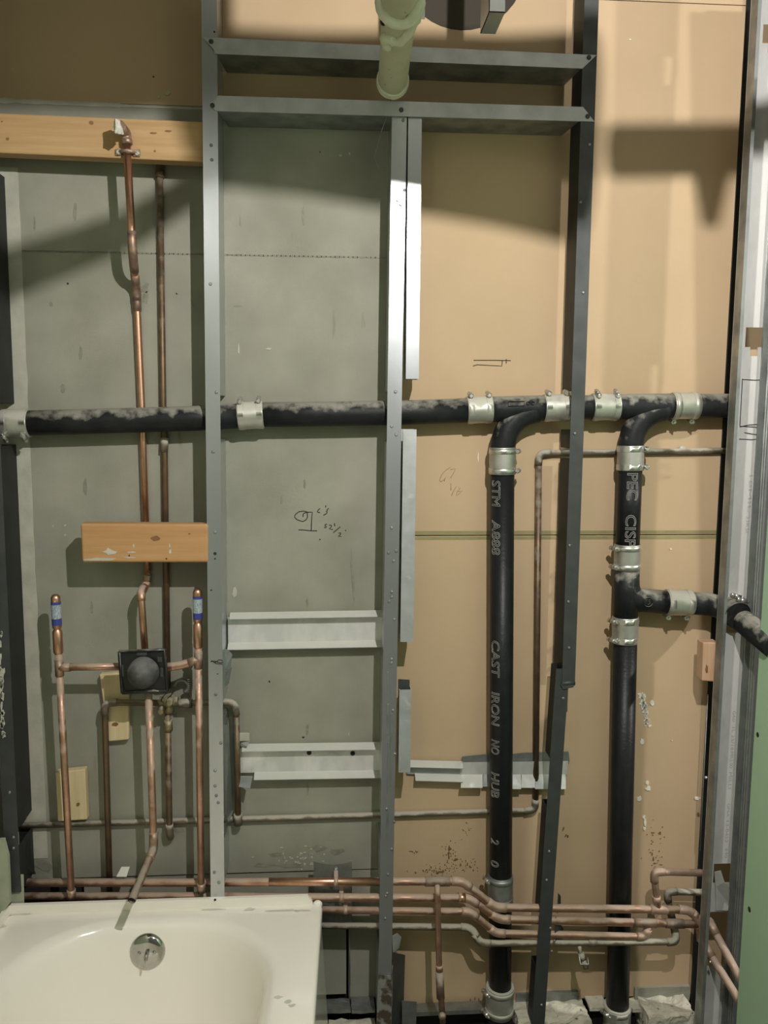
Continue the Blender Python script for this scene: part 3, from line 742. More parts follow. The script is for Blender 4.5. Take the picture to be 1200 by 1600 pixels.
A2, B2 = (977, 1000, DI), (965, 1572, DI)
vpipe(dr, A2, B2)
no_hub(dr, P(985.5, 696, DI), P(984.5, 735, DI), (1, -.25, 0), dust=False)
no_hub(dr, P(980.7, 850, DI), P(979.5, 890, DI), (-1, -.35, 0), dust=False)
no_hub(dr, P(977.5, 963, DI), P(976.3, 1004, DI), (-1, -.35, 0), dust=False)
no_hub(dr, P(964.5, 1570, DI), P(963.5, 1612, DI), (-1, -.5, 0), M['inoxd'], big=.003)
dr.part('hub', MB().lathe(P(964, 1600, DI), P(963, 1650, DI), [(0, RI), (.3, RI+.008), (1, RI+.008)], 24), M['iron'])
no_hub(dr, P(1040, 941, DI), P(1080, 942, DI), (.0, .1, -1))
e0, e1, e2 = P(1076, 942, DI), P(1136, 949, .052), P(1212, 1012, .26)
path, _ = fillet([e0, P(1118, 945, .047), P(1150, 962, .09), e2], .05, 10)
dr.part('branch_pipe', MB().tube(path, RI*.98, 24), M['irond'])
t_ = (path[-1]-path[-8]).normalized(); q = P(1147, 957, .112)
no_hub(dr, q-t_*.02, q+t_*.016, (.3, 0, 1), M['irond'])

# ================================================================ OLD COPPER
RO = .0076
th = Thing('old_copper_run', 'old dusty copper pipe low along the wall, turning up beside the dark stud', 'water pipe', P(600, 1277, .0085))
pipe(th, [(34, 1290, .0085), (340, 1281, .0085), (836.5, 1266, .0085), (842, 708, .0085), (1146, 704, .0085)], RO, M['copperdust'], .018, 'elbow', M['copperdust'], skip=(0,))
th.part('pipe_tint', MB().tube([P(836.8, 1256, .0085), P(841.8, 722, .0085)], RO+.0003, 14), M['copperold'])
th.part('plaster_lump', MB().rough_box([Vector(P(1063, 702, .01))+Vector((x, y, z)) for z in (0, .006) for x, y in ((0, 0), (.014, 0), (.014, .008), (0, .008))], .003, 2, 80), M['plaster'])
th = Thing('old_copper_riser', 'old brown copper riser right of the bright shower riser', 'water pipe', P(262, 1065, .0085))
pipe(th, [(249, 240, .0085), (255, 640, .0085), (257, 690, .0085), (262, 1075, .0085)], RO, M['copperold'], .02)
collar(th, (257, 684, .0085), (256, 706, .0085), RO+.0022, M['copperdust'])
collar(th, (250, 262, .0085), (250, 278, .0085), RO+.003, M['copperold'], 'strap')
th = Thing('old_valve', 'old brass shower valve with dusty copper branches behind the black plate', 'valve', P(262, 1098, .03))
pipe(th, [(172, 1412, .032), (163.5, 1098, .032), (250, 1098, .032)], RO, M['copperold'], .018, 'elbow', M['copperdust'])
pipe(th, [(275, 1099, .03), (368, 1097, .03), (372, 1276, .024)], RO, M['copperdust'], .022, 'elbow', M['copperdust'])
th.part('pipe', MB().tube([P(369.4, 1120, .0291), P(372, 1270, .0245)], RO+.0002, 14), M['copperold'])
collar(th, (372, 1272, .024), (372, 1288, .02), RO+.003, M['copperdust'], 'tee')
pipe(th, [(262, 1110, .03), (265, 1303, .03), (267, 1308, .006)], RO, M['copperold'], .014, 'elbow', M['copperdust'])
collar(th, (263, 1125, .03), (263.5, 1142, .03), RO+.0025, M['brass'])
collar(th, (280, 1099, .03), (300, 1099, .03), RO+.0035, M['copperdust'])
c = P(264, 1096, .03)
mb = MB().sphere(c, .017, 14, (1.0, 1, .95)); mb.tube([c+Vector((-.022, 0, 0)), c+Vector((.022, 0, 0))], .0125, 6); mb.tube([c+Vector((0, 0, -.028)), c+Vector((0, 0, .012))], .0115, 6)
th.part('valve_body', mb, M['brass'])
mb = MB().lathe(c+Vector((.004, -.008, .008)), c+Vector((.010, -.045, .012)), [(0, .013), (.35, .013), (.35, .009), (.8, .009), (1, .007)], 8)
mb.lathe(c+Vector((-.016, -.006, -.016)), c+Vector((-.016, -.022, -.018)), [(0, .008), (1, .007)], 6)
th.part('stem', mb, M['brass'])
c2 = P(284, 1072, .02)
mb = MB().tube([c2+Vector((.016*math.cos(k*.4), .0, .016*math.sin(k*.4))) for k in range(-3, 9)], .0045, 8)
for k in range(7): mb.box(tuple(c2+Vector((.014+.001*(k % 2), -.004, -.014+.005*k))), tuple(c2+Vector((.020, .004, -.011+.005*k))))
th.part('handle_ring', mb, M['galvold'])
m_ = MB().tube([P(256+4*math.sin(k*.9), 1075+k*3.5, .06-.003*k) for k in range(9)], .0012, 5)
m_.tube([P(266+5*math.sin(k*.7+1), 1078+k*3, .058) for k in range(9)], .0012, 5)
th.part('tie_wire', m_, M['ink'])

# ================================================================ NEW SHOWER PLUMBING
RN = .0083
th = Thing('shower_riser', 'bright copper shower riser kinked near the top and strapped to the long board', 'water pipe', P(222, 650, .01))
pipe(th, [(197.5, 214, .1), (207.5, 398, .1), (213, 452, .0095), (222, 650, .0095), (231, 905, .0095)], RN, M['copper'], .03, 'elbow', M['solder'], legs=.02, skip=(2,))
pipe(th, [(231, 890, .0095), (230, 912, .0095), (220, 924, .062), (227, 1024, .085)], RN, M['copper'], .016, 'elbow', M['copperd'], legs=.006)
collar(th, (199, 226, .1), (198, 216, .1), RN+.003, M['solder'], 'drop_elbow')
path, _ = fillet([P(198.5, 226, .1), P(197, 208, .1), P(187, 196, .14)], .012)
th.part('drop_elbow', MB().tube(path, RN+.0028, 14), M['solder'])
mb = MB().prism([P(181, 233, .0895), P(190, 233, .0895), P(190, 243, .0895), P(181, 243, .0895)], (0, -.003, 0)); mb.prism([P(209, 234, .0895), P(219, 234, .0895), P(219, 245, .0895), P(209, 245, .0895)], (0, -.003, 0))
mb.tube([P(186, 238, .091), P(192, 236, .098), P(200, 236, .111), P(207, 237, .098), P(214, 239, .091)], .0045, 8)
br = th.part('strap', mb, M['solder'])
for (x, y) in ((185.5, 238), (214.5, 239.5)):
    c = P(x, y, .0925); th.part('screw', MB().lathe(c, c+Vector((0, -.004, 0)), [(0, .0062), (.6, .006), (1, .0045)], 12), M['inox'], br)
collar(th, (213, 448, .012), (213.6, 470, .0095), RN+.0022, M['solder'])
mb = MB().rough_box([P(x, y, d) for d in (.135, .16) for x, y in ((180, 208), (192, 209), (188, 189), (180, 187))], .005, 3, 60)
th.part('thread_tape', mb, M['tape'])

# mixing valve with black guard
th = Thing('mixing_valve', 'square black plastic valve guard with a dusty dome in the middle of the shower pipes', 'valve', P(224, 1052, .1))
dP = .112
c8 = [P(191, 1083, dP-.007), P(262, 1079, dP-.007), P(257, 1017, dP-.007), P(186, 1020, dP-.007), P(191, 1083, dP), P(262, 1079, dP), P(257, 1015, dP), P(186, 1018, dP)]
pl = th.part('guard_plate', MB().bevbox(c8, .0015), M['plastic'])
mb = MB()
for (a, b) in (((186, 1018), (257, 1015)), ((257, 1015), (262, 1080)), ((262, 1080), (191, 1083)), ((191, 1083), (186, 1018))):
    mb.tube([P(*a, dP+.003), P(*b, dP+.003)], .0036, 6)
th.part('rim', mb, M['plastic'], pl)
for (x, y, ww, hh) in ((222, 1021, 8, 3), (191, 1048, 2.5, 9), (250, 1030, 3.5, 4), (233, 1079, 6, 2), (253, 1050, 2.5, 7)):
    th.part('slot_tab', MB().prism([P(x-ww, y-hh, dP+.0005), P(x+ww, y-hh, dP+.0005), P(x+ww, y+hh, dP+.0005), P(x-ww, y+hh, dP+.0005)], (0, -.002, 0)), M['dark'], pl)
a_ = P(226, 1049, dP); b_ = P(213, 1061, dP+.045)
mb = MB().lathe(a_, b_, [(0, .036), (.2, .0358), (.4, .0345), (.58, .031), (.74, .0255), (.87, .018), (.95, .011), (1, .001)], 28)
th.part('dome', mb, M['dome'], pl)
th.part('wire_loop', MB().tube([P(232, 1083, dP), P(240, 1078, dP+.004), P(252, 1081, dP+.004), P(261, 1079, dP)], .002, 6), M['inox'], pl)
th.part('valve_body', MB().tube([P(228, 1024, .085), P(231, 1080, .085)], .016, 14), M['brass'])

def supply(label, axis, top, lab0, lab1, neck, body1, tee, bot, arm, d):
    th = Thing('supply_pipe', label, 'water pipe', P(*bot, d))
    X = lambda y: axis[0]+(axis[1]-axis[0])*(y-top)/(bot[1]-top)
    Q = lambda y: P(X(y), y, d)
    ar = th.part('air_chamber', MB().lathe(Q(neck), Q(body1), [(0, .0075), (.1, .0112), (.95, .0112), (1, .009)], 20), M['copper'])
    R_ = .0107
    cap = MB().lathe(Q(lab0), Q(top), [(0, R_), (.4, R_), (.62, R_*.93), (.82, R_*.72), (.95, R_*.4), (1, .001)], 20)
    th.part('cap', cap, M['copper'], ar)
    th.part('shoulder', MB().lathe(Q(lab1), Q(neck), [(0, R_), (.55, R_), (.8, R_*.85), (1, .0075)], 20), M['copper'], ar)
    h_ = lab1-lab0
    for y0, y1, m in ((lab0, lab0+.12*h_, 'lblue'), (lab0+.12*h_, lab0+.72*h_, 'lwhite'), (lab0+.72*h_, lab1, 'lblue')):
        th.part('label', MB().tube([Q(y0), Q(y1)], R_+.0004, 20, False, False), M[m], ar)
    th.part('pipe', MB().tube([Q(body1-4), Q(bot[1])], RN, 14), M['copperd'])
    tm = MB().tube([Q(tee-13), Q(tee+13)], RN+.0018, 14)
    W = [P(*q) for q in arm]
    dir_ = (W[1]-W[0]).normalized(); tm.tube([W[0], W[0]+dir_*.026], RN+.0018, 14)
    th.part('tee', tm, M['solder'])
    path, arcs = fillet(W, .02); th.part('arm', MB().tube(path, RN, 14), M['copperd'])
    for arc in arcs: th.part('elbow', MB().tube([arc[0]+(arc[0]-arc[1]).normalized()*.012]+arc+[arc[-1]+(arc[-1]-arc[-2]).normalized()*.012], RN+.0017, 14), M['copperd'])
    collar(th, Q(bot[1]-14), Q(bot[1]), RN+.002, M['solder'])
    return th
supply('copper supply pipe with blue-labelled air chamber at the far left', (86.5, 112), 928, 940, 976, 983, 1021, 1043, (112, 1404), [(92.5, 1043, .08), (196, 1041, .085)], .08)
supply('copper supply pipe with blue-labelled air chamber against the left stud', (308.5, 314.5), 919, 931, 967, 973, 1012, 1031, (314.5, 1394), [(310.8, 1030, .08), (283, 1040, .085), (252, 1043, .085)], .08)
th = Thing('tub_spout_pipe', 'copper tub spout pipe bent toward the bath with an open end', 'water pipe', P(240, 1325, .09))
path, arcs = fillet([P(232, 1078, .088), P(240.5, 1326, .09), P(206, 1407, .235)], .02)
th.part('pipe', MB().tube(path[:5], RN+.0004, 14), M['copperd'])
nd = (path[-1]-path[-2]).normalized()
mb = MB().tube(path[4:], RN+.0006, 16, True, False)
mb.tube([path[-1], path[-1]-nd*.02], RN-.0008, 16, False, False)
for k in range(16): pass
th.part('spout_stub', mb, M['solder'])
th.part('bore', MB().tube([path[-1]-nd*.004, path[-1]-nd*.0035], RN-.001, 14), M['black'])
th.part('elbow', MB().tube([arcs[0][0]+(arcs[0][0]-arcs[0][1]).normalized()*.022]+arcs[0]+[arcs[0][-1]+(arcs[0][-1]-arcs[0][-2]).normalized()*.012], RN+.0024, 14), M['solder'])

# ================================================================ HORIZONTAL SUPPLY LINES
DL = .0838
RA, RB, RC, RD = .0098, .0100, .0088, .0082
def lineset(th, pts, r, m, fit='elbow', R=.016, skip=(), fm='copperd'):
    return pipe(th, pts, r, M[m], R, fit, M[fm], skip=skip, legs=.011)
la = Thing('supply_line', 'topmost of the copper supply lines above the floor, with a downward stub', 'water pipe', P(650, 1378, DL))
lineset(la, [(36, 1379, .05), (330, 1379, .055), (420, 1378, DL), (722, 1377, DL), (774, 1418, DL), (1076, 1421.5, DL), (1092, 1436, DL), (1095, 1470, DL)], RA, 'copperd', skip=(0, 1), fm='copperp')
la.part('pipe', MB().tube([P(420, 1378, DL), P(596, 1377.6, DL)], RA+.0003, 14), M['copper'])
collar(la, (664, 1377.5, DL), (703, 1377.3, DL), RA+.002, M['solder'], 'tee')
pipe(la, [(683, 1380, DL), (683.5, 1392, .104), (686.5, 1520, .108), (692, 1598, .14)], .0076, M['copperd'], .014, None)
collar(la, (686.6, 1518, .108), (688.5, 1560, .122), .0102, M['solder'])
collar(la, (686.3, 1508, .108), (686.5, 1517, .108), .0088, M['copperd'])
c = P(691, 1588, .15)
la.part('stub_cap', MB().sphere(c, .0095, 12), M['solder'])
pipe(la, [(1028, 1418, DL), (1021.5, 1362, DL), (1102, 1364, DL)], .0088, M['copperp'], .016, 'elbow', M['copperp'])
collar(la, (1016, 1420.8, DL), (1042, 1421, DL), RA+.002, M['copperp'], 'tee')
collar(la, (1026.5, 1410, DL), (1025.5, 1400, DL), .0105, M['copperp'])
lb = Thing('supply_line', 'second copper supply line from the top, jogging down behind the dark stud', 'water pipe', P(650, 1403, DL))
lineset(lb, [(36, 1401, .05), (330, 1400.5, .055), (420, 1402, DL), (733, 1403, DL), (780, 1436, DL), (1090, 1444, DL)], RB, 'copperd', skip=(0, 1), fm='copperp')
collar(lb, (716, 1403, DL), (727, 1403, DL), RB+.0018, M['copper'])
collar(lb, (990, 1441.5, DL), (1025, 1442.4, DL), RB+.0017, M['solder'], 'tee'); collar(lb, (1040, 1442.8, DL), (1068, 1443.5, DL), RB+.0017, M['solder'], 'tee')
lc = Thing('supply_line', 'third copper supply line from the top, ending short of the right bend', 'water pipe', P(650, 1424, DL))
lineset(lc, [(500, 1421.5, DL), (735, 1424.5, DL), (775, 1458, DL), (1008, 1463.5, DL), (1014, 1446, DL)], RC, 'copperd', fm='copperp', R=.012)
ld = Thing('supply_line', 'lowest supply line, thin grey and dusty, under the copper ones', 'water pipe', P(650, 1449, .075))
lineset(ld, [(500, 1446, .06), (736, 1449, .07), (750, 1474, .083), (1058, 1471.5, DL), (1051, 1440, .055), (1041.5, 1393, .055), (1102, 1394.5, .055)], RD, 'copperdust', fm='copperdust', R=.016)
collar(ld, (919, 1472.6, DL), (932, 1472.5, DL), RD+.0018, M['copperdust'])
v0 = P(905, 1477, DL)
mb = MB().tube([v0, P(907, 1492, .095)], .0058, 8); mb.tube([P(907, 1489, .095), P(911, 1500, .1)], .0085, 8); mb.tube([P(911, 1499, .1), P(916, 1514, .11)], .0066, 8)
vd = ld.part('drain_cock', mb, M['copperdust'])
ld.part('lever', MB().tube([P(904, 1489, .1), P(907, 1507, .112), P(914, 1506, .118), P(920, 1507, .118), P(918, 1496, .11)], .0022, 6), M['galvold'], vd)
# pipe clips and their steel strap
th = Thing('pipe_bracket', 'curved grey steel strap behind the copper lines beside the bath corner', 'bracket', P(520, 1400, .045))
m_ = MB(); n_ = 8
for k in range(n_):
    x0 = 490+60*k/n_; x1 = 490+60*(k+1)/n_
    dd = lambda x: .044-.012*math.sin((x-490)/60*math.pi)
    f_ = lambda x: 1346+5*math.sin((x-490)/60*math.pi)
    m_.hexa([P(x0, 1452, dd(x0)), P(x1, 1452, dd(x1)), P(x1, 1452, dd(x1)+.0014), P(x0, 1452, dd(x0)+.0014),
             P(x0, f_(x0), dd(x0)), P(x1, f_(x1), dd(x1)), P(x1, f_(x1), dd(x1)+.0014), P(x0, f_(x0), dd(x0)+.0014)])
th.part('strap_plate', m_, M['galvold'])
for (x, y, r, up_) in ((525, 1377.5, RA, True), (533.5, 1402.5, RB, False), (540, 1422, RC, False)):
    c = P(x, y, DL); a = (P(x+10, y, DL)-c).normalized()
    mb = MB().tube([c-a*.005, c+a*.005], r+.0012, 14)
    e = P(x, 1357, .048) if up_ else c+Vector((0, .03, r+.006))
    q0 = c+Vector((0, 0, r)); 
    mb.hexa([q0-a*.005, q0+a*.005, q0+a*.005+Vector((0, .0012, 0)), q0-a*.005+Vector((0, .0012, 0)), e-a*.0045, e+a*.0045, e+a*.0045+Vector((0, .0012, 0)), e-a*.0045+Vector((0, .0012, 0))])
    cl = th.part('pipe_clip', mb, M['copperp'])
    if up_: th.part('screw', MB().lathe(P(525, 1358, .05), P(525, 1358, .056), [(0, .0058), (.6, .0052), (1, .003)], 10), M['galv'], cl)
# two pipes leaving through the printed stud
for lab, a, b in (('upper of two copper pipes leaving through the printed stud toward the green board', (1106, 1436, .085), (1157, 1530, .19)),
                  ('lower of two copper pipes leaving through the printed stud toward the green board', (1098, 1472, .085), (1154, 1562, .19))):
    th = Thing('branch_line', lab, 'water pipe', P(*a))
    pa, pb = P(*a), P(*b); pb = pa+(pb-pa)*1.7
    th.part('pipe', MB().tube([pa, pb], .0098, 14), M['copperp'])
    th.part('coupling', MB().tube([pa+(pb-pa)*.02, pa+(pb-pa)*.16], .0112, 14), M['copperp'])

# ================================================================ LUMBER
def plank(name, label, q, d0, d1, m, knots=(), dust=None, holes=(), bev=.003):
    (tl, tr, br_, bl) = q
    f = [P(*bl, d1), P(*br_, d1), P(*tr, d1), P(*tl, d1)]
    off = Vector((0, d1-d0, 0))
    th = Thing(name, label, 'lumber', (f[0]+f[1])/2+Vector((0, (d1-d0)/2, 0)))
    c8 = [f[0], f[1], f[1]+off, f[0]+off, f[3], f[2], f[2]+off, f[3]+off]
    b = th.part('board', MB().bevbox(c8, bev, 3), M[m])
    for k in knots: th.part('knot', MB().prism(blob(k[0], k[1], d1+.0002, k[2], k[3], jit=.2), (0, -.0006, 0)), M['knot'], b)
    if holes:
        mb = MB()
        for h_ in holes: mb.prism(blob(h_[0], h_[1], d1+.0002, h_[2], h_[2], jit=.1), (0, -.0006, 0))
        th.part('nail_hole', mb, M['ink'], b)
    if dust:
        mb = MB()
        for k in dust: mb.prism(blob(k[0], k[1], d1+.0002, k[2], k[3], jit=.4), (0, -.0007, 0))
        th.part('plaster_smear', mb, M['woodd'], b)
    return th
th = plank('blocking_board', 'long pine board across the upper left behind the shower pipe', ((-108, 172), (318, 190), (318, 253), (-108, 234)), .05, .088, 'woodw',
      knots=[(143, 192, 3.5, 3), (12, 217, 2.6, 2.4), (3, 190, 1.5, 1.2), (242, 236, 1.8, 1.8), (240, 208, 6, 1.5), (263, 205, 5, 1.6)])
plank('wood_block', 'orange pine block with rounded top over the shower riser, fixed to the left stud', ((125, 818), (325, 819), (325, 879), (128, 879)), .062, .100, 'wood',
      knots=[(243, 841, 7, 4), (296, 834, 2, 1)], holes=[(202, 868, 1.3), (260, 873, 1.3)], dust=[(205, 863, 6, 1.2), (209, 853, 1.2, 3), (203, 871, 10, 1), (266, 862, 2, 4), (265, 852, 1, 4), (160, 874, 26, 2), (172, 862, 9, 5)], bev=.005)
plank('wood_block', 'pale pine block behind the old valve elbow, left of the black guard', ((155, 1054), (201, 1050), (201, 1156), (169, 1159)), .0015, .021, 'woody', knots=[(180, 1132, 5, 3)])
plank('wood_block', 'pale pine block low on the left behind the far left supply pipe', ((86, 1207), (133, 1202), (136, 1281), (90, 1284)), .0015, .024, 'woody', knots=[(122, 1257, 2.6, 3.4)])
plank('wood_block', 'small pinkish wood block poking out beside the printed stud', ((1099, 1004), (1124, 1004), (1121, 1066), (1097, 1064)), .06, .095, 'pink', knots=[(1104, 1046, 2, 7)])

# ================================================================ OVERHEAD PIPE
th = Thing('overhead_pipe', 'cream insulated pipe overhead with torn mastic, pointing at the header', 'pipe', P(614, 140, .115))
a, b = P(613.5, 128, .118), P(624, 18, .445)
dr_ = (b-a).normalized(); ext = b+dr_*.28; r0 = .0315
path = [a+dr_*k for k in (-.006, .0, .02, .08, .16, .24, .32, .40)]+[ext]
th.part('insulation', MB().tube(path, [r0*.93, r0*1.03, r0*1.0, r0*.99, r0*.98, r0*1.0, r0, r0, r0], 28), M['cream'])
mb = MB()
for k in range(3):
    c = a+dr_*(-.003+.008*k); ring = []
    u_ = Vector((0, 0, 1)); u_ = (u_-dr_*u_.dot(dr_)).normalized(); v_ = dr_.cross(u_)
    mb.tube([c+(u_*math.cos(g)+v_*math.sin(g))*(r0+.0005)+dr_*(.006*noise.noise(Vector((math.cos(g)*2, math.sin(g)*2, k)))) for g in [2*math.pi*j/26 for j in range(26)]], .0035, 6, closed=True)
th.part('end_band', mb, M['mastic'])
th.part('pipe_end', MB().tube([a-dr_*.03, a], r0*.8, 20), M['black'])
mb = MB()
for j in range(26):
    pass
c = a+dr_*.30
u_ = Vector((0, 0, 1)); u_ = (u_-dr_*u_.dot(dr_)).normalized(); v_ = dr_.cross(u_)
def skin(s, g, k=1.0): return a+dr_*s+(u_*math.cos(g)+v_*math.sin(g))*(r0*k)
for s0, s1, g0, g1 in ((.26, .34, 2.2, 4.4), (.34, .40, 1.2, 5.2)):
    mb.tube([skin(s0+(s1-s0)*t+.01*math.sin(9*t), g0+(g1-g0)*t, 1.04) for t in [k/16 for k in range(17)]], [.007+.004*abs(math.sin(k)) for k in range(17)], 8)
mb.tube([skin(.24+.02*t, 2.35+.25*math.sin(5*t), 1.0) for t in [k/5 for k in range(6)]], .008, 8)
mb.tube([skin(.36, 2*math.pi*k/20, 1.06) for k in range(20)], .011, 8, closed=True)
th.part('torn_mastic', mb, M['mastic'])
th.part('tear_hole', MB().sphere(skin(.315, 2.0, .94), .007, 8), M['black'])
# hangers beside it
m_ = MB()
q = [P(752, -30, .30), P(790, -30, .30)]
x0, x1 = P(764, 20, .36).x, P(789, 20, .36).x; zb_ = P(775, 19, .36).z
m_.box((x0, -.36, zb_), (x1, -.3585, 2.95)); m_.box((x0, -.36, zb_), (x1, -.27, zb_+.0015)); m_.box((x0, -.36, zb_), (x0+.0015, -.27, 2.95))
solo('hanger_channel', 'cut end of a steel hanger channel at the top, right of the cream pipe', 'hanger', m_, M['galv'], loc=(x0, -.32, 2.95))
m_ = MB(); x0, x1 = P(651, 10, .3).x, P(664, 10, .3).x; zb_ = P(657, 29, .3).z
m_.box((x0, -.30, zb_), (x1, -.298, 2.95)); m_.box((x0, -.298, zb_), (x0+.002, -.285, 2.95))
solo('hanger_strap', 'white metal hanger strap at the top just right of the cream pipe', 'hanger', m_, M['whitemet'], loc=(x0, -.3, 2.95))
m_ = MB().tube([P(604, 183, .0975), P(596, 205, .0985), P(588, 235, .096), P(585, 245, .09), P(589, 258, .07), P(600, 268, .05)], .0006, 5)
solo('loose_wire', 'thin loose wire curling down from the lower header by the middle stud', 'wire', m_, M['wire'])

# ================================================================ BATH
XR, XLt = P(504, 1416, .105).x, P(20, 1412, .1).x-.012
ZD = P(250, 1421, .105).z
th = Thing('bathtub', 'cream enamelled bathtub in the lower left with a chrome overflow', 'bathtub', ((XR+XLt)/2, -.8, -.09))
Yb, Yf = -.098, -1.62
def rrect(x0, x1, y0, y1, r, z, n=10):
    pts = []
    r = min(r, (x1-x0)/2-.001, (y1-y0)/2-.001)
    for cx, cy, g0 in ((x1-r, y1-r, 0), (x0+r, y1-r, 90), (x0+r, y0+r, 180), (x1-r, y0+r, 270)):
        for k in range(n+1):
            g = math.radians(g0+90*k/n); pts.append(Vector((cx+r*math.cos(g), cy+r*math.sin(g), z)))
    return pts
loops = [rrect(XLt+.01, XR+.024, Yf+.01, Yb-.004, .01, -.09), rrect(XLt+.01, XR-.002, Yf+.01, Yb-.003, .012, ZD-.05),
         rrect(XLt, XR, Yf, Yb, .014, ZD-.03), rrect(XLt, XR, Yf, Yb, .014, ZD-.008), rrect(XLt+.003, XR-.003, Yf+.003, Yb-.003, .013, ZD-.002), rrect(XLt+.009, XR-.009, Yf+.009, Yb-.009, .012, ZD)]
ix0, ix1, iy0, iy1 = XLt+.072, XR-.098, Yf+.10, Yb-.047
for ins, z, r in ((-.014, 0, .235), (-.006, -.002, .23), (.004, -.008, .225), (.011, -.018, .22), (.017, -.035, .215), (.028, -.09, .205), (.043, -.16, .19), (.062, -.24, .18), (.085, -.30, .16), (.13, -.345, .13), (.2, -.36, .1)):
    loops.append(rrect(ix0+ins, ix1-ins, iy0+ins, iy1-ins, r, ZD+z))
vs = []; fs = []
n_ = len(loops[0])
for lp in loops: vs += [Vector((v.x+(v.y-Yb)*.033, v.y, v.z)) for v in lp]
for i in range(len(loops)-1):
    for j in range(n_):
        fs.append((i*n_+j, i*n_+(j+1) % n_, (i+1)*n_+(j+1) % n_, (i+1)*n_+j))
fs.append(list(range((len(loops)-1)*n_, len(loops)*n_)))
shell = th.part('tub_shell', MB().add(vs, fs, True), M['enamel'])
zf = P(250, 1406, .1).z
m_ = MB()
xe = P(481, 1401, .1).x
m_.prism([Vector((XLt, -.0945, ZD-.004)), Vector((xe+.014, -.0945, ZD-.004)), Vector((xe+.010, -.0945, zf-.014)), Vector((xe, -.0945, zf)), Vector((XLt, -.0945, zf))], (0, -.009, 0))
m_.hexa([(XLt-.053, -1.6, ZD-.004), (XLt-.044, -1.6, ZD-.004), (XLt+.006, -.0945, ZD-.004), (XLt-.003, -.0945, ZD-.004), (XLt-.053, -1.6, zf), (XLt-.044, -1.6, zf), (XLt+.006, -.0945, zf), (XLt-.003, -.0945, zf)])
m_.sphere((XR-.012, -.103, ZD-.002), .012, 12, (1, .7, .9))
th.part('tile_flange', m_, M['enamel'])
m_ = MB().lathe(P(336, 1406, .1035), P(336, 1406, .1045), [(0, .003), (1, .003)], 10); th.part('nail_hole', m_, M['ink'])
m_ = MB()
def deckblob(px, py, rx, ry):
    c = PZ(px, py, ZD+.0003); return [c+Vector((rx*(1+random.uniform(-.4, .4))*math.cos(k*.5236), ry*(1+random.uniform(-.4, .4))*math.sin(k*.5236), 0)) for k in range(12)]
for s in ((390, 1421, .012, .006), (440, 1423, .05, .004), (470, 1423, .02, .004), (60, 1424, .05, .004), (30, 1428, .03, .005), (5, 1447, .006, .005), (330, 1421, .03, .003), (434, 1558, .008, .005), (450, 1565, .008, .005), (456, 1571, .007, .004)):
    m_.prism(deckblob(*s), (0, 0, .0004))
th.part('mortar_smear', m_, M['scuff'])
# overflow
def endwall(px, py):    # point of the end wall where the pixel's ray meets it
    for d in [.15+.0005*k for k in range(200)]:
        q = P(px, py, d); z = q.z-ZD
        prof = [(0, -.014), (-.002, -.006), (-.008, .004), (-.018, .011), (-.035, .017), (-.09, .028), (-.16, .043), (-.24, .062), (-.30, .085)]
        for (z0, i0), (z1, i1) in zip(prof, prof[1:]):
            if z1 <= z <= z0:
                yy = -iy1+i0+(i1-i0)*(z-z0)/(z1-z0)
                if d <= yy+.0006: return Vector((q.x, -yy, q.z)) if True else q
                break
    return q
best = None
for k in range(400):
    d = .12+.0004*k; q = P(230.5, 1486.5, d); z = q.z-ZD
    prof = [(0, -.014), (-.002, -.006), (-.008, .004), (-.018, .011), (-.035, .017), (-.09, .028), (-.16, .043), (-.24, .062), (-.30, .085)]
    for (z0, i0), (z1, i1) in zip(prof, prof[1:]):
        if z1 <= z <= z0:
            e = abs(-iy1+i0+(i1-i0)*(z-z0)/(z1-z0)-d)
            if best is None or e < best[0]: best = (e, q)
oc = best[1]; on = Vector((0, -1, .2)).normalized()
ov = th.part('overflow_plate', MB().lathe(oc-on*.004, oc+on*.011, [(0, .041), (.3, .041), (.55, .0385), (.75, .035), (.86, .0315), (.93, .022), (1, .0005)], 36), M['chrome'])
for sx_ in (-.017, .017): th.part('screw', MB().sphere(oc+on*.010+Vector((sx_, 0, .001)), .0045, 10), M['chrome'], ov)
th.part('trip_lever', MB().tube([oc+on*.008+Vector((.002, 0, .006)), oc+on*.020+Vector((.002, 0, .004)), oc+on*.030+Vector((0, 0, -.008)), oc+on*.031+Vector((-.003, 0, -.026))], [.004, .004, .0035, .0022], 10), M['chrome'], ov)

# ================================================================ BOTTOM DEBRIS
def slab(px0, px1, pyt, d0, d1, z0=-.1, pt=None):
    ztp = P((px0+px1)/2, pyt, d0 if pt is None else pt).z
    x0, x1 = P(px0, pyt, (d0+d1)/2).x, P(px1, pyt, (d0+d1)/2).x
    return [(x0, -d1, z0), (x1, -d1, z0), (x1, -d0, z0), (x0, -d0, z0), (x0, -d1, ztp), (x1, -d1, ztp), (x1, -d0, ztp), (x0, -d0, ztp)]
solo('concrete_chunk', 'broken concrete chunk at the foot of the dark leaning stud', 'rubble', MB().rough_box(slab(806, 916, 1561, .002, .085), .008, 16, 30, 1), M['conc'])
solo('concrete_chunk', 'broken concrete chunk in the right corner below the copper bends', 'rubble', MB().rough_box(slab(1004, 1078, 1553, .002, .085), .008, 16, 30, 2), M['conc'])
solo('board_scrap', 'grey board scrap standing behind the concrete at the leaning stud', 'scrap', MB().rough_box(slab(806, 903, 1547, -.004, .008, z0=P(850, 1566, 0).z), .002, 3, 40, 3), M['galvold'])
solo('board_scrap', 'grey board scrap standing behind the concrete in the right corner', 'scrap', MB().rough_box(slab(991, 1077, 1538, -.004, .008, z0=P(1030, 1562, 0).z), .002, 3, 40, 4), M['gray'])
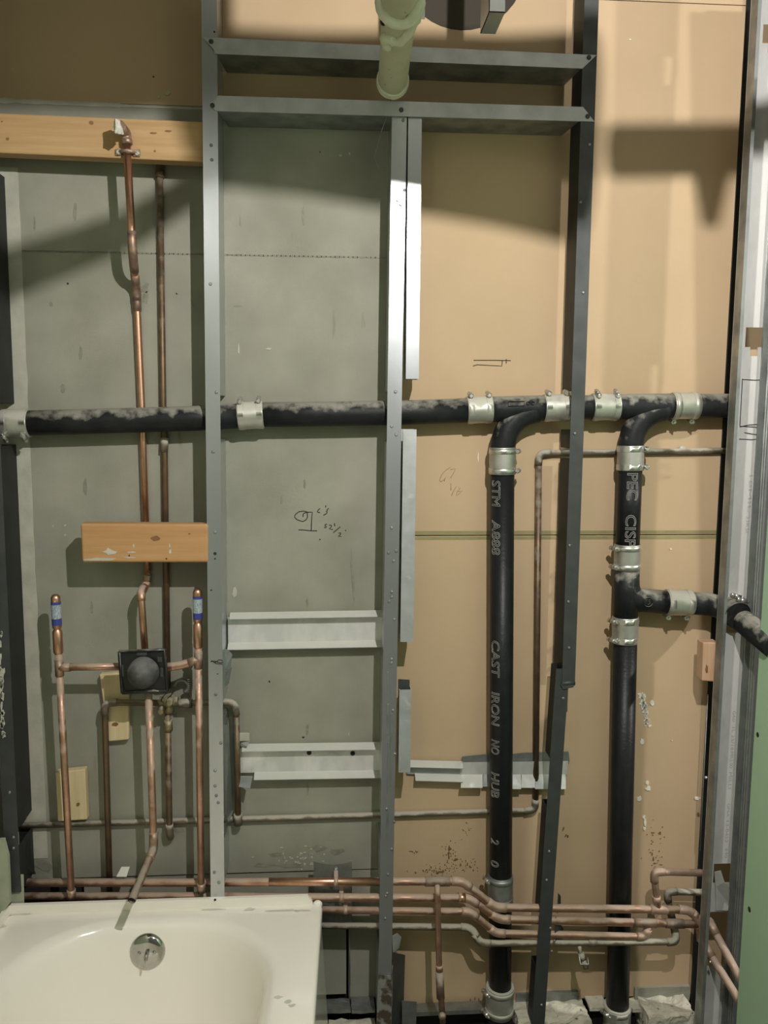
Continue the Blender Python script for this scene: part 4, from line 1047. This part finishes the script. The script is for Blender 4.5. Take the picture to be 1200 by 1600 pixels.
solo('brick_fragment', 'pale brick fragment left of the right drain foot', 'rubble', MB().rough_box(slab(918, 946, 1556, .0, .045, z0=P(930, 1577, .04).z), .003, 3, 60, 5), M['conc'])
solo('brick_fragment', 'pale brick fragment just right of the right drain foot', 'rubble', MB().rough_box(slab(984, 1003, 1558, .0, .045, z0=P(990, 1580, .04).z), .003, 3, 60, 6), M['conc'])
m_ = MB().box((P(645, 1575, .03).x, -.045, P(700, 1586, .045).z), (P(795, 1575, .03).x, -.012, P(700, 1569, .02).z))
solo('bottom_track', 'dull steel bottom track between the middle stud and left drain foot', 'track', m_, M['galvold'])
th = Thing('bent_flashing', 'folded dark sheet metal leaning right of the middle stud foot', 'flashing', P(630, 1600, .05))
m_ = MB().hexa([P(613, 1600, .085), P(629, 1600, .03), P(630, 1600, .03), P(614, 1600, .085), P(614, 1488, .085), P(632, 1492, .03), P(633, 1492, .03), P(615, 1488, .085)])
th.part('leaf', m_, M['dark'])
m_ = MB().prism([P(628, 1563, .055), P(651, 1565, .055), P(650, 1604, .055), P(628, 1604, .055)], (0, -.0014, 0))
th.part('tab', m_, M['galvold'])
m_ = MB().prism([P(613, 1462, .07), P(621, 1458, .06), P(627, 1464, .05), P(624, 1480, .05), P(614, 1490, .07)], (0, -.0014, 0))
th.part('crumpled_edge', m_, M['galvdust'])
m_ = MB().rough_box(slab(505, 547, 1566, .0, .04, z0=P(525, 1577, .04).z), .003, 4, 50, 8)
solo('sill_strip', 'dusty steel sill strip beside the bath foot', 'scrap', m_, M['galvold'])
m_ = MB().rough_box(slab(549, 585, 1562, .0, .05, z0=P(565, 1579, .05).z), .002, 4, 50, 9)
solo('sill_strip', 'dusty steel sill strip left of the rusty stud sleeve', 'scrap', m_, M['galvold'])
m_ = MB().rough_box(slab(513, 588, 1592, .03, .12), .005, 6, 45, 10)
solo('concrete_ledge', 'rough concrete ledge between bath and middle stud at the bottom', 'rubble', m_, M['conc'])
m_ = MB().tube([P(546, 1452, .006), P(547, 1520, .006), P(546, 1600, .006)], .0016, 6)
solo('steel_rod', 'thin upright steel rod on the dark board beside the bath', 'rod', m_, M['galvold'])
m_ = MB().prism([P(182, 1369, .06), P(190, 1354, .04), P(203, 1354, .035), P(198, 1369, .055)], (0, -.003, 0))
solo('plaster_chip', 'white plaster chip resting on the upper supply line above the bath', 'scrap', m_, M['white'])
m_ = MB().bevbox([P(17, 1412, .09), P(38, 1411, .09), P(38, 1411, .06), P(17, 1412, .06), P(17, 1366, .09), P(37, 1366, .09), P(37, 1366, .06), P(17, 1366, .06)], .0015)
solo('board_offcut', 'pale grey-green board offcut below the left corner stud', 'scrap', m_, M['greenedge'])
m_ = MB().prism([P(-14, 1314, .125), P(5, 1313, .125), P(12, 1340, .125), P(15, 1412, .125), P(5, 1424, .125), P(-14, 1432, .125)], (0, .013, 0))
solo('wallboard_scrap', 'torn pale green wallboard edge at the lower left of the frame', 'scrap', m_, M['greenedge'])
m_ = MB()
for k in range(26):
    y = random.uniform(985, 1218); x = .5+(y-985)*.028+random.uniform(-1.5, 2)
    m_.prism(blob(x, y, .0962, random.uniform(1, 3), random.uniform(3, 9), jit=.5), (0, -.003, 0))
solo('plaster_drips', 'white plaster drips down the edge of the left corner stud', 'plaster', m_, M['plaster'])
m_ = MB()
m_.prism([P(34, 1320, .06), P(48, 1308, .03), P(50, 1350, .03), P(56, 1365, .02), P(40, 1366, .05), P(33, 1350, .07)], (0, -.002, 0))
solo('crumpled_foil', 'crumpled black sheet at the foot of the left corner stud', 'scrap', m_, M['darker'])

# ================================================================ ADDED BLOCKERS (unseen outside the frame, throw the large shadows)

th = Thing('added_blocker', 'added grey duct under the ceiling in front of the wall, above the frame', 'blocker', (.2, -.975, 2.36))  # added tube, box and branch, shaped to block the work light
th.part('tube_blocker', MB().tube([(.16, -.975, 2.362), (.24, -.975, 2.358), (.34, -.975, 2.354), (.40, -.975, 2.350), (.47, -.975, 2.346)], [.06, .062, .070, .074, .084], 24), M['galvold'])
th.part('box_blocker', MB().bevbox([(-.75, -1.06, 2.36), (.155, -1.06, 2.36), (.155, -.89, 2.36), (-.75, -.89, 2.36), (-.75, -1.06, 2.8), (.155, -1.06, 2.8), (.155, -.89, 2.8), (-.75, -.89, 2.8)], .01), M['galvold'])
th.part('slant_blocker', MB().tube([(.17, -.975, 2.31), (.10, -.975, 2.265), (-.002, -.975, 2.226), (-.2, -.975, 2.165)], [.012, .015, .02, .024], 16), M['galvold'])
th = Thing('added_pipe_blocker', 'added dark pipe unseen above the frame, throwing the shadow band at the right', 'pipe', (1.2, -.75, 2.35))  # added pipe, routed to block both the work light and next room light
th.part('pipe', MB().tube([(.495, -.975, 2.336), (.62, -.965, 2.34), (1.25, -.29, 2.362), (1.58, -.27, 2.368)], [.022, .022, .046, .046], 20), M['iron'])
th.part('stub', MB().tube([(.58, -.972, 2.34), (.582, -.972, 2.278)], [.02, .007], 14), M['iron'])
stud('wall_stud', 'added galvanized steel stud unseen right of the frame, shading the wall beside the bright strip', (1276, -40), (1276, 1640), .085, .12, 'R', M['galvold'], depth=.02)  # added stud, blocks the next room light right of the bright strip
